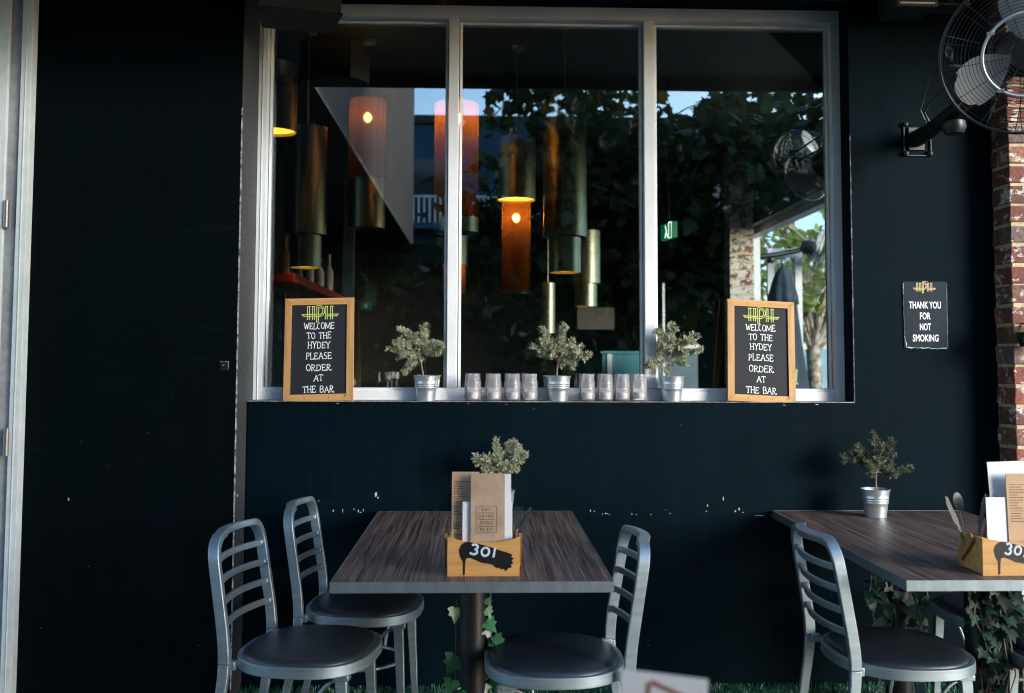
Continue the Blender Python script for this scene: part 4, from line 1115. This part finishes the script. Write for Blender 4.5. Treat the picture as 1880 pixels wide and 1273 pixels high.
    b.tube([(.0, -.14, .02), (-.02, -.14, .05), (.02, -.15, .035), (.10, -.25, .05)], .0042, 6)
    for i in range(5): b.tube([e+Vector((.0+.012*math.cos(a)+.006*i, .01*i, .025*math.sin(a))) for a in [2*PI*j/14 for j in range(15)]], .0028, 5)
    b.build('cable', K['rubber'], t, smooth=60, world=False)
    return t
wp = atY(1681, 256, 0)
hp = atY(1882, 99, -.955)
fan = build_fan('big caged fan on an arm above the right table', (wp.x, 0, wp.z), Vector((hp.x-wp.x, -.955, hp.z-wp.z)), (-.36, -.86, -.30), R(207))

# spiky plant hanging at the right edge of the pillar
p = atY(1864, 606, -.21)
t = thing('hanging_plant', 'thin green blades of a plant hung on the brick pillar', 'plant', (p.x, -.21, p.z))
b = MB(); b.lathe([(0, -.06), (.04, -.06), (.055, .0), (.05, .0), (.0, -.01)], 20, c=(p.x+.06, -.215, p.z-.01)); b.build('pot', K['blackmetal'], t, smooth=50)
b = MB(); rnd = random.Random(5)
for i in range(26):
    a = rnd.uniform(PI*.5, PI*1.6) if i < 20 else rnd.uniform(0, 2*PI); L_ = rnd.uniform(.08, .15); o = Vector((p.x+.06, -.215, p.z)); d = Vector((math.cos(a), math.sin(a)*.35, 0))
    P = [o+d*L_*q+Vector((0, 0, .06*math.sin(q*2.2)-.10*q*q)) for q in (0, .25, .5, .75, 1)]
    b.tube(P, [.003, .0032, .0028, .002, .0005], 4, flat=.25, fdir=Vector((0, 0, 1)))
b.build('leaves', leafmat('strappy leaves', [(0, (.03, .10, .02)), (1, (.14, .25, .05))], .3), t, smooth=60)

# small loose things on the turf
q0, q1 = atY(395, 1268, -.27), atY(406, 1240, -.24)
b = MB(); b.tube([(q0.x, -.26, .012), (q0.x+.018, -.235, .066)], .0075, 14)
tag(b.build('metal_peg', K['chrome'], smooth=40), 'short steel tube tilted on the turf by the black wall', 'tube')
q = atZ(145, 1264, .03)
b = MB(); b.prism([(-.012, 0), (.004, -.004), (.014, .0), (.012, .006), (-.004, .003)], lambda u, v, d: (q.x+u, -.22+v, .026+d+u*.2), .001)
tag(b.build('paper_scrap', K['paper']), 'tiny white paper scrap lying on the turf at left', 'scrap')

# blurred card in the foreground
Yc = -3.20
a_, c_ = atY(1138, 1226, Yc), atY(1302, 1240, Yc)
hgt = a_.z-.7505-.0105
t = thing('menu_card', 'out of focus white card with brown angular frame at the bottom edge', 'card', ((a_.x+c_.x)/2+.004-hgt*math.sin(R(4.5)), Yc, .7508))
t.rotation_euler = (R(-4), R(4.5), 0)
wc = (c_-a_).length/2
b = MB(); b.prism([(-wc*.80, 0), (wc*1.06, 0), (wc, hgt*.985), (-wc, hgt*1.0)], lambda u, v, d: (u, d, v), .002); b.build('card', K['paper'], t, world=False)
b = MB(); lw = .0052
def stroke_box(mb, p0, p1, lw):
    d = (Vector(p1)-Vector(p0)).normalized(); n = Vector((-d.y, d.x))*lw/2
    mb.prism([(p0[0]+n.x, p0[1]+n.y), (p0[0]-n.x, p0[1]-n.y), (p1[0]-n.x, p1[1]-n.y), (p1[0]+n.x, p1[1]+n.y)], lambda u, v, dd: (u, -.0006+dd, v), .0005)
stroke_box(b, (-wc*.34, hgt-.15), (-wc*.36, hgt-.0125), lw); stroke_box(b, (-wc*.31, hgt-.0115), (wc*.85, hgt-.032), lw); stroke_box(b, (wc*.80, hgt-.036), (wc*.78, hgt-.15), lw)
b.build('printed_frame', K['brownink'], t, world=False)
b = MB(); b.box(-.05, .05, -.03, .03, 0, .016); b.build('stand', K['pineX'], t, bevel=.002, world=False)

# ================================================================== INSIDE THE BAR
XRW = 3.1
t = thing('bar_room', 'dim interior room of the bar behind the window', 'room', (0, 5, 0))
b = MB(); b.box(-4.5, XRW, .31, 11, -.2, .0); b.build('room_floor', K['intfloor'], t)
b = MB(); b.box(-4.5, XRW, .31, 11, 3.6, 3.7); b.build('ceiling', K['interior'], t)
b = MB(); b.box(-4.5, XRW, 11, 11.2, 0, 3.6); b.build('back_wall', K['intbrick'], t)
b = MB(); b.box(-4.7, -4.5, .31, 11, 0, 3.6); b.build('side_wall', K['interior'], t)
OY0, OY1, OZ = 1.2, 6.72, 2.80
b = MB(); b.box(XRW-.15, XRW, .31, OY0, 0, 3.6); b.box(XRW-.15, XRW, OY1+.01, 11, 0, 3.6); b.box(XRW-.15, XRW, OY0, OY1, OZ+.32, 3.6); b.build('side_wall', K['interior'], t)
b = MB(); b.box(XRW-.22, XRW, OY0, OY1, OZ+.04, OZ+.32); b.build('bulkhead', K['soffit'], t)
b = MB(); b.box(XRW-.12, XRW, OY1-.09, OY1, 0, OZ+.038); b.box(XRW-.12, XRW, OY0, OY1-.09, OZ-.03, OZ+.038); b.build('opening_frame', K['whitepaint'], t, bevel=.003)
pb0, pb1 = atY(1340, 500, 5.9), atY(1386, 500, 5.9)
brick_pillar('brick_pillar', 'whitewashed brick pillar seen through the window beside the opening', pb0.x, pb1.x, 5.9, 6.15, 0, 3.6, 8)
random.seed(33)

# pendants
def pendant(label, px, z, kind, parts):
    """parts: list of (half width px, y top px, y bottom px, role) at camera distance z"""
    Y = z+CAM.y; c0 = atY(px, 300, Y); X = c0.x
    t = thing('pendant_lamp', label, 'pendant lamp', (X, Y, 3.6), 0, 'pendant lamps in the bar')
    b = MB(); b.lathe([(0, 3.599), (.055, 3.599), (.05, 3.575), (.012, 3.56), (0, 3.56)], 20, c=(X, Y, 0)); b.build('ceiling_rose', K['brass'], t, smooth=50)
    zt = max(atY(px, p[1], Y).z for p in parts)
    b = MB(); b.tube([(X, Y, zt-.02), (X, Y, 3.57)], .007, 8); b.build('rod', K['brass'], t, smooth=50)
    for hwp, yt, yb_, role in parts:
        r = hwp*z/F_PX; za, zb = atY(px, yt, Y).z, atY(px, yb_, Y).z
        if role == 'bulb':
            b = MB(); b.lathe([(0, zb), (r*.7, zb+r*.4), (r, zb+r), (r*.7, zb+r*1.6), (0, zb+r*2)], 16, c=(X, Y, 0)); b.build('bulb', K['bulb' if px == 948 else 'bulbstrong' if px == 838 else 'bulbdim'], t, smooth=60); continue
        am = role.startswith('amber')
        b = MB(); b.lathe([(r, za), (r, zb)] if am else [(r-.004, zb), (r, zb), (r, za), (.01, za+.004)], 48, c=(X, Y, 0))
        if not am: b.lathe([(r-.004, zb), (r-.004, zb+.05)], 48, c=(X, Y, 0))
        shd = b.build('shade', K['amber'] if am else K['brass'], t, smooth=40)
        if role == 'glow':
            b = MB(); b.lathe([(0, zb+.016), (r-.005, zb+.016), (r-.005, zb+.020), (0, zb+.020)], 40, c=(X, Y, 0)); b.build('lit_inside', K['glow'], shd)
    return t
pendant('double brass pendant behind the left pane, above the red shelf', 564, 6.6, 'b', [(37.5, 236, 432, 'plain'), (28.5, 433, 492, 'glow')])
pendant('double brass pendant in the middle pane, the larger one', 1037, 6.4, 'b', [(40, 180, 436, 'plain'), (29.5, 437, 501, 'glow')])
pendant('narrow double brass pendant in the middle pane, low down', 1076, 8.8, 'b', [(26, 425, 521, 'plain'), (20, 522, 563, 'glow')])
pendant('amber lit pendant glowing in the middle pane', 948, 6.9, 'a', [(36, 255, 368, 'glow'), (26.5, 374, 538, 'amber'), (7.5, 392, 407, 'bulb')])
pendant('large amber pendant crossed by the first mullion', 838, 6.0, 'a', [(41, 192, 400, 'amber'), (41, 401, 428, 'plain'), (9, 206, 224, 'bulb')])
pendant('amber pendant behind the left pane high up', 674, 6.8, 'a', [(34, 186, 330, 'amber'), (34, 331, 420, 'plain'), (8, 206, 222, 'bulb')])
pendant('orange glowing pendant cut by the left window frame', 503, 5.6, 'b', [(40, 120, 243, 'glow')])
pendant('small amber pendant far back beside the first mullion', 836, 9.0, 'a', [(20, 488, 540, 'amber'), (24, 420, 487, 'plain'), (6, 494, 502, 'bulb')])
pendant('tall dim brass pendant left of the middle herb', 1006, 9.6, 'b', [(14, 520, 612, 'plain')])

# bar shelf on the left with bottles
XS = -1.25
s0, s1 = atX(540, 500, XS), atX(632, 540, XS)
zs_ = 1.97
t = thing('bar_shelf', 'red shelf of the back bar seen through the left pane', 'shelf', (XS, s0.y, 1.9))
b = MB(); b.box(XS-.34, XS, s0.y, s1.y, zs_-.06, zs_); b.build('shelf_board', K['redshelf'], t, bevel=.004)
b = MB()
for y in (s0.y+.05, (s0.y+s1.y)/2, s1.y-.05): b.tube([(XS-.3, y, 0.0), (XS-.3, y, 3.59)], .016, 8)
b.build('post', K['steelblue'], t, smooth=50)
b = MB(); b.box(XS-.40, XS-.36, s0.y-.6, s1.y+.2, 0, 3.0); b.build('back_panel', K['interior'], t)
cols = [('amber bottle at the near end of the red shelf', (.45, .18, .03), .24), ('orange bottle on the red shelf under the brass pendant', (.60, .16, .03), .22), ('dark green bottle on the red shelf', (.03, .18, .08), .30),
        ('grey bottle in the middle of the red shelf', (.35, .37, .39), .34), ('clear pale bottle on the red shelf', (.55, .58, .60), .36), ('tall red bottle on the red shelf', (.80, .02, .02), .36),
        ('white label bottle beside the red one', (.80, .80, .78), .26), ('yellow bottle toward the far end of the red shelf', (.80, .62, .04), .30), ('silver bottle next to the yellow one', (.75, .75, .77), .34), ('pink bottle at the far end of the red shelf', (.70, .22, .22), .28)]
for i, (lb, c_, hh) in enumerate(cols):
    y = s0.y+.12+(s1.y-s0.y-.2)*i/(len(cols)-1); r = .037
    b = MB(); b.lathe([(0, 0), (r, 0), (r, hh*.55), (r*.35, hh*.72), (r*.33, hh*.92), (r*.42, hh*.93), (r*.42, hh), (0, hh)], 16, c=(XS-.09-.05*(i % 2), y, zs_+.001))
    tag(b.build('bottle', bottle_mat('bottle glass %d' % i, c_), smooth=40), lb, 'bottle', 'bottles on the red shelf')
t = thing('bar_counter', 'dark bar counter low in the left pane', 'counter', (-1.0, 5.2, 0))
b = MB(); b.box(-1.9, -.75, 3.2, 8.5, 0, 1.05); b.build('counter_body', K['interior'], t)
b = MB(); b.box(-1.95, -.68, 3.15, 8.55, 1.051, 1.10); b.build('counter_top', mat('dark counter stone', (.03, .03, .032), .25), t, bevel=.004)
rnd = random.Random(2)
for i in range(7):
    x, y = rnd.uniform(-1.1, -.8), 3.5+i*.62; hh = rnd.uniform(.12, .2)
    b = MB(); b.lathe([(0, 0), (.03, 0), (.006, .01), (.006, hh*.5), (.034, hh*.62), (.03, hh), (.028, hh), (.03, hh*.64), (0, hh*.54)], 16, c=(x, y, 1.1003))
    tag(b.build('wine_glass', K['jar'], smooth=50), 'wine glass on the dark bar counter, %s' % ['nearest the window', 'second from the window', 'third from the window', 'in the middle of the row', 'third from the far end', 'second from the far end', 'at the far end'][i], 'glass', 'glasses on the bar counter')
# door leaf / column inside left pane
p0, p1 = atY(630, 400, 5.0), atY(650, 400, 5.0)
b = MB(); b.box(p0.x, p1.x, 5.0, 5.12, 0, 3.6); tag(b.build('steel_post', K['steelblue'], bevel=.004), 'slim blue grey post inside the left pane', 'post')
# exit sign
p = atY(1228, 425, 3.3)
t = thing('exit_sign', 'lit green exit sign inside the right pane', 'sign', (p.x, 3.3, p.z), R(-80))
b = MB(); b.box(-.13, .13, -.02, .02, -.062, .062); b.build('case', K['green'], t, bevel=.004, world=False)
b = MB()
b.tube([(-.02, -.0215, .045), (.0, -.0215, .0), (-.03, -.0215, -.05)], .009, 6, flat=.2, fdir=Vector((0, 1, 0))); b.tube([(.0, -.0215, .0), (.03, -.0215, -.05)], .009, 6, flat=.2, fdir=Vector((0, 1, 0)))
b.tube([(.05, -.0215, .06), (.05, -.0215, -.06), (.11, -.0215, -.06), (.11, -.0215, .06), (.05, -.0215, .06)], .007, 6, flat=.2, fdir=Vector((0, 1, 0)))
b.build('pictogram', K['signwhite'], t, world=False)
b = MB(); b.tube([(0, 0, .075), (0, 0, 3.6-p.z)], .006, 6); b.build('hanger', K['black'], t, world=False)
p = atY(672, 562, 6.6)
t = thing('exit_sign', 'small dim green exit sign beside the left chalkboard', 'sign', (p.x, 6.6, p.z))
b = MB(); b.box(-.06, .06, -.02, .02, -.04, .04); b.build('case', mat('dim green panel', (.02, .16, .08), .4), t, world=False)
b = MB(); b.box(-.018, .018, -.022, -.0203, -.022, .022); b.build('pictogram', K['peel'], t, world=False)
b = MB(); b.tube([(0, 0, .04), (0, 0, 3.6-p.z)], .006, 6); b.build('hanger', K['black'], t, world=False)
# wall board and far counters
a_, c_ = atY(1060, 605, 8.0), atY(1128, 565, 8.0)
t = thing('hanging_board', 'dim beige board hanging behind the middle herb', 'board', (a_.x, 8.0, a_.z))
b = MB(); b.box(a_.x, c_.x, 8.0, 8.03, a_.z, c_.z); b.build('panel', K['beige'], t)
b = MB(); b.tube([(a_.x+.05, 8.015, c_.z), (a_.x+.05, 8.015, 3.6)], .004, 6); b.tube([(c_.x-.05, 8.015, c_.z), (c_.x-.05, 8.015, 3.6)], .004, 6); b.build('hanging_wire', K['black'], t)
a_, c_ = atY(1106, 760, 6.0), atY(1181, 645, 6.0)
t = thing('counter', 'teal fronted counter low in the middle pane', 'counter', (a_.x, 6.0, 0))
b = MB(); b.box(a_.x, c_.x+.2, 6.0, 6.5, 0, c_.z-.03); b.build('front', K['teal'], t)
b = MB(); b.box(a_.x+.05, a_.x+.10, 5.985, 5.9995, 0, c_.z-.031); b.build('edge_strip', K['whitepaint'], t)
b = MB(); b.box(a_.x-.02, c_.x+.22, 5.98, 6.52, c_.z-.0299, c_.z); b.build('top', K['teal'], t, bevel=.004)
a_, c_ = atY(1206, 760, 5.0), atY(1281, 632, 5.0)
t = thing('counter', 'blue grey cabinet behind the pot at the second mullion', 'counter', (a_.x, 5.0, 0))
b = MB(); b.box(a_.x-.05, c_.x, 5.0, 5.5, 0, c_.z-.045); b.build('front', K['steelblue'], t)
b = MB(); b.box(a_.x-.06, c_.x+.01, 4.98, 5.52, c_.z-.0448, c_.z); b.build('top', K['rail'], t, bevel=.004)
a_, c_ = atY(1216.5, 592, 4.0), atY(1220.5, 520, 4.0)
b = MB(); b.box(a_.x, c_.x, 4.0, 4.03, .0, c_.z); tag(b.build('pale_post', K['whitepaint']), 'thin pale upright behind the second mullion herb', 'post')

# ------------------------------------------------------------------ seen through the side opening
a_, c_ = atY(1412, 700, 7.75), atY(1472, 457, 7.75)
t = thing('folding_door', 'white folded door leaf standing outside the opening', 'door', (a_.x, 7.75, 0))
b = MB(); fwid = .085
b.box(a_.x, a_.x+fwid, 7.75, 7.80, 0.02, c_.z); b.box(c_.x-fwid, c_.x, 7.75, 7.80, .02, c_.z); b.box(a_.x+fwid+.0005, c_.x-fwid-.0005, 7.751, 7.799, c_.z-.11, c_.z); b.box(a_.x+fwid+.0005, c_.x-fwid-.0005, 7.751, 7.799, .02, .2)
b.build('leaf_frame', K['whitepaint'], t, bevel=.003)
b = MB(); b.box(a_.x+fwid-.004, c_.x-fwid+.004, 7.772, 7.778, .19, c_.z-.10); b.build('pane', K['glass'], t)
# folded umbrella
ap = atY(1437, 489, 7.15)
t = thing('folded_umbrella', 'folded navy umbrella outside the side opening', 'umbrella', (ap.x, 7.15, 0))
b = MB(); n = 40; V = []; prof = [(0.012, 0), (.05, -.03), (.09, -.09), (.125, -.20), (.165, -.36), (.172, -.44), (.150, -.455), (.155, -.5), (.20, -.9), (.27, -1.4), (.30, -1.75), (.29, -1.76)]
for r, z in prof:
    for j in range(n):
        a = 2*PI*j/n; f = 1+.10*math.cos(8*a+.4*z)*min(1, -z*4)
        V.append((ap.x+r*f*math.cos(a), 7.15+r*f*math.sin(a), ap.z+z))
b.add(V, [(i*n+j, i*n+(j+1) % n, (i+1)*n+(j+1) % n, (i+1)*n+j) for i in range(len(prof)-1) for j in range(n)])
b.build('canopy_cloth', K['navycloth'], t, smooth=60)
b = MB(); b.tube([(ap.x, 7.15, 0.0), (ap.x, 7.15, ap.z+.03)], .022, 10); b.build('pole', K['blackmetal'], t, smooth=50)
st = [[(0, .10), (.0, 0), (.05, 0)]]
pl = atY(1467, 705, 6.80)
b = MB(); paint_strokes(b, [[(pl.x, pl.z+.16), (pl.x-.018, pl.z), (pl.x+.014, pl.z)]], .010, lambda u, v: Vector((u, 6.875, v)), Vector((0, 1, 0))); b.build('lettering', K['lime'], t, smooth=50)
# second fan outside, same kind
wf = atY(1412, 478, 7.9)
hub2 = dup(fan, (XRW+.001, 7.45, 2.62), R(90), 'caged fan seen through the window against the sunny leaves')
# fence and street trees
t = thing('blue_fence', 'pale blue boarded fence behind the sunny tree', 'fence', (8, 15, 0))
b = MB()
for i in range(44): b.box(2.0+i*.302, 2.298+i*.302, 15, 15.03, 0, 1.62+.01*math.sin(i*3))
b.build('boards', K['bluefence'], t)
b = MB(); b.box(2, 15.3, 15.0302, 15.08, .4, .5); b.box(2, 15.3, 15.0302, 15.08, 1.3, 1.4); b.build('rails', K['bluefence'], t)

def lobed_leaf(mb, p, d, n, s):
    d = d.normalized(); n = n-d*n.dot(d)
    n = n.normalized() if n.length > 1e-4 else d.orthogonal().normalized(); sd = d.cross(n)
    ol = [(0, 0), (.25, -.10), (.30, .08), (.62, .12), (.48, .34), (.66, .62), (.34, .58), (.22, .82), (0, 1.08)]
    pts = [p+(sd*x+d*y-n*(.18*(x*x+y*y*.6)))*s for x, y in ol]+[p+(sd*-x+d*y-n*(.18*(x*x+y*y*.6)))*s for x, y in ol[-2:0:-1]]
    pts.append(p+d*s*.32); k = len(pts)-1
    mb.add(pts, [(k, i, (i+1) % k) for i in range(k)])
def tree(name, label, base, height, crown_c, crown_r, trunk_r, leafm, barkm, nlimb, nsub, nleaf, lsize, seed, fork=.45, group=None):
    rnd = random.Random(seed)
    t = thing(name, label, 'tree', base, 0, group)
    base = Vector(base); cc = Vector(crown_c); cr = Vector(crown_r)
    b = MB(); L = MB()
    fk = base.lerp(Vector((base.x, base.y, cc.z+cr.z*.5)), fork)+Vector((rnd.uniform(-.1, .1), rnd.uniform(-.1, .1), 0))
    b.tube([base, base.lerp(fk, .4)+Vector((rnd.uniform(-.05, .05), 0, 0)), base.lerp(fk, .75)+Vector((rnd.uniform(-.06, .06), 0, 0)), fk], [trunk_r*1.25, trunk_r, trunk_r*.92, trunk_r*.85], 14)
    ends = []
    for i in range(nlimb):
        a = 2*PI*i/nlimb+rnd.uniform(-.4, .4); q = rnd.uniform(.35, .95); e = rnd.uniform(-.5, .9)
        tip = cc+Vector((cr.x*math.cos(a)*q*math.cos(e*1.2), cr.y*math.sin(a)*q*math.cos(e*1.2), cr.z*math.sin(e*1.2)))
        mid = fk.lerp(tip, .5)+Vector((rnd.uniform(-.2, .2), rnd.uniform(-.2, .2), rnd.uniform(.0, .3)))
        b.tube([fk-Vector((0, 0, .05)), fk.lerp(mid, .5)+Vector((0, 0, .05)), mid, mid.lerp(tip, .5), tip], [trunk_r*.5, trunk_r*.4, trunk_r*.3, trunk_r*.2, trunk_r*.1], 7)
        for j in range(nsub):
            s_ = mid.lerp(tip, rnd.uniform(-.3, 1.0)); dv = Vector((rnd.gauss(0, 1)*cr.x, rnd.gauss(0, 1)*cr.y, rnd.gauss(0, .9)*cr.z))*.28
            e_ = s_+dv; m_ = s_.lerp(e_, .5)+Vector((0, 0, rnd.uniform(-.03, .08)))
            b.tube([s_, m_, e_], [trunk_r*.12, trunk_r*.08, trunk_r*.03], 5); ends.append((s_, m_, e_))
    for (s_, m_, e_) in ends:
        cnt = int(nleaf*rnd.uniform(.4, 1.5))
        for i in range(cnt):
            u = rnd.uniform(.1, 1.1); q = s_.lerp(m_, u*2) if u < .5 else m_.lerp(e_, u*2-1)
            o = Vector((rnd.gauss(0, 1), rnd.gauss(0, 1), rnd.gauss(0, .8)))*lsize*.9
            lobed_leaf(L, q+o, Vector((rnd.gauss(0, .7), rnd.gauss(0, .7), rnd.uniform(-1, .3))), Vector((rnd.gauss(0, .6), rnd.gauss(0, .6), rnd.uniform(.2, 1))), lsize*rnd.uniform(.55, 1.2))
    b.build('trunk', barkm, t, smooth=50); L.build('crown', leafm, t)
    return t
pt = atY(1500, 700, 9.9)
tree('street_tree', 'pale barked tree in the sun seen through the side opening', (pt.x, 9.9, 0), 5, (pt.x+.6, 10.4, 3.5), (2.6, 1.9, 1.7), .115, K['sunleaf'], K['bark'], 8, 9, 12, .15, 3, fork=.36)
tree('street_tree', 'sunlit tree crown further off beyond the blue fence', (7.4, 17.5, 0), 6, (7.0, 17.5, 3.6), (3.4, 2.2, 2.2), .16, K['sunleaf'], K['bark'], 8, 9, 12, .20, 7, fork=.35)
# far open umbrella
t = thing('open_umbrella', 'dark open umbrella outside, just inside the right window frame', 'umbrella', (5.75, 11.7, 0))
b = MB(); V = []; n = 8
for k, (r, z) in enumerate(((.02, 2.35), (.7, 2.22), (1.2, 1.98), (1.2, 1.88))):
    for j in range(n): V.append((5.75+r*math.cos(2*PI*(j+.5)/n), 11.7+r*math.sin(2*PI*(j+.5)/n), z))
b.add(V, [(i*n+j, i*n+(j+1) % n, (i+1)*n+(j+1) % n, (i+1)*n+j) for i in range(3) for j in range(n)]); b.build('canopy_cloth', K['navycloth'], t)
b = MB(); b.tube([(5.75, 11.7, 0), (5.75, 11.7, 2.36)], .025, 10); b.build('pole', K['blackmetal'], t, smooth=50)

# ================================================================== BEHIND THE CAMERA (mirrored in the panes)
t = thing('upper_storey', 'pale clad upper storey over the patio, mirrored in the left pane', 'building', (-3, -8, 3.4))
b = MB(); b.box(-4.4, -1.23, -13.1, -1.04, 3.42, 9.5); b.build('clad_wall', K['cladding'], t)
b = MB(); b.box(-4.42, -1.228, -13.12, -1.03, 3.38, 3.4195); b.build('underside', K['fascia'], t)
b = MB(); b.box(-1.2298, -1.2285, -13.1, -1.05, 4.76, 4.772); b.box(-1.2298, -1.2285, -7.9, -7.89, 3.42, 4.76); b.build('panel_seam', K['ink'], t)
b = MB()
for y in (-12.6, -4.0): b.tube([(-4.0, y, 0), (-4.0, y, 3.38)], .12, 16)
b.build('column', K['fascia'], t, smooth=40)
t = thing('far_building', 'blue grey building with a white balcony rail, mirrored in the window', 'building', (4, -26, 0))
b = MB(); b.box(-14, 16.5, -32, -26, 0, 8.7); b.build('facade', K['farwall'], t)
b = MB(); b.box(-14.1, 16.6, -32.1, -25.85, 8.701, 8.95); b.build('roof_edge', K['fascia'], t)
b = MB(); b.box(-14, 16.5, -25.99, -24.6, 5.25, 5.42); b.build('balcony_slab', K['farwall'], t)
b = MB()
for i in range(190): x = -13.9+i*.16; b.box(x, x+.06, -24.68, -24.64, 5.42, 6.18)
b.box(-13.95, 16.4, -24.69, -24.63, 6.181, 6.24); b.build('balcony_rail', K['rail'], t)
b = MB()
for i in range(9): x = -12+i*3.1; b.box(x, x+1.6, -25.995, -25.96, 5.43, 7.6); b.box(x, x+1.9, -25.995, -25.96, .3, 4.6)
b.build('window', K['darkwin'], t)
b = MB(); b.box(7.0, 7.75, -25.985, -25.5, 0, 7.0); b.build('pier', K['farpale'], t)
t = thing('hedge', 'tall dark hedge added behind the patio to darken the low reflections', 'hedge', (-1, -12.5, 0))  # added hedge; keeps the bright facade out of the lower reflections
b = MB(); b.box(-9, 8, -13.1, -12.2, 0, 3.35); b.build('hedge_core', K['turfbase'], t)
b = MB(); rnd = random.Random(41)
for i in range(3600):
    p = Vector((rnd.uniform(-9.1, 8.1), -12.2+rnd.uniform(-.05, .22), rnd.uniform(0, 3.45)))
    lobed_leaf(b, p, Vector((rnd.gauss(0, 1), rnd.gauss(0, .4), rnd.gauss(-.3, .6))), Vector((rnd.gauss(0, .5), 1, rnd.gauss(.3, .5))), rnd.uniform(.08, .16))
b.build('foliage', leafmat('hedge leaves', [(0, (.006, .014, .008)), (1, (.016, .034, .016))], .15), t)
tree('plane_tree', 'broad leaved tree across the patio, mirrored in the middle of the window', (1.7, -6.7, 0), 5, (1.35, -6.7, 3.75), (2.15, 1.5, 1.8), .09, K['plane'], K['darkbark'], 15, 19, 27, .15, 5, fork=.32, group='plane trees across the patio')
tree('plane_tree', 'broad leaved tree added to shade the left wall, mirrored at the right end of the window', (5.3, -7.4, 0), 5, (4.9, -7.2, 3.8), (2.3, 1.4, 1.7), .10, K['plane'], K['darkbark'], 13, 17, 24, .15, 15, fork=.32, group='plane trees across the patio')  # added to shade the left wall; crown edge also shows in the panes
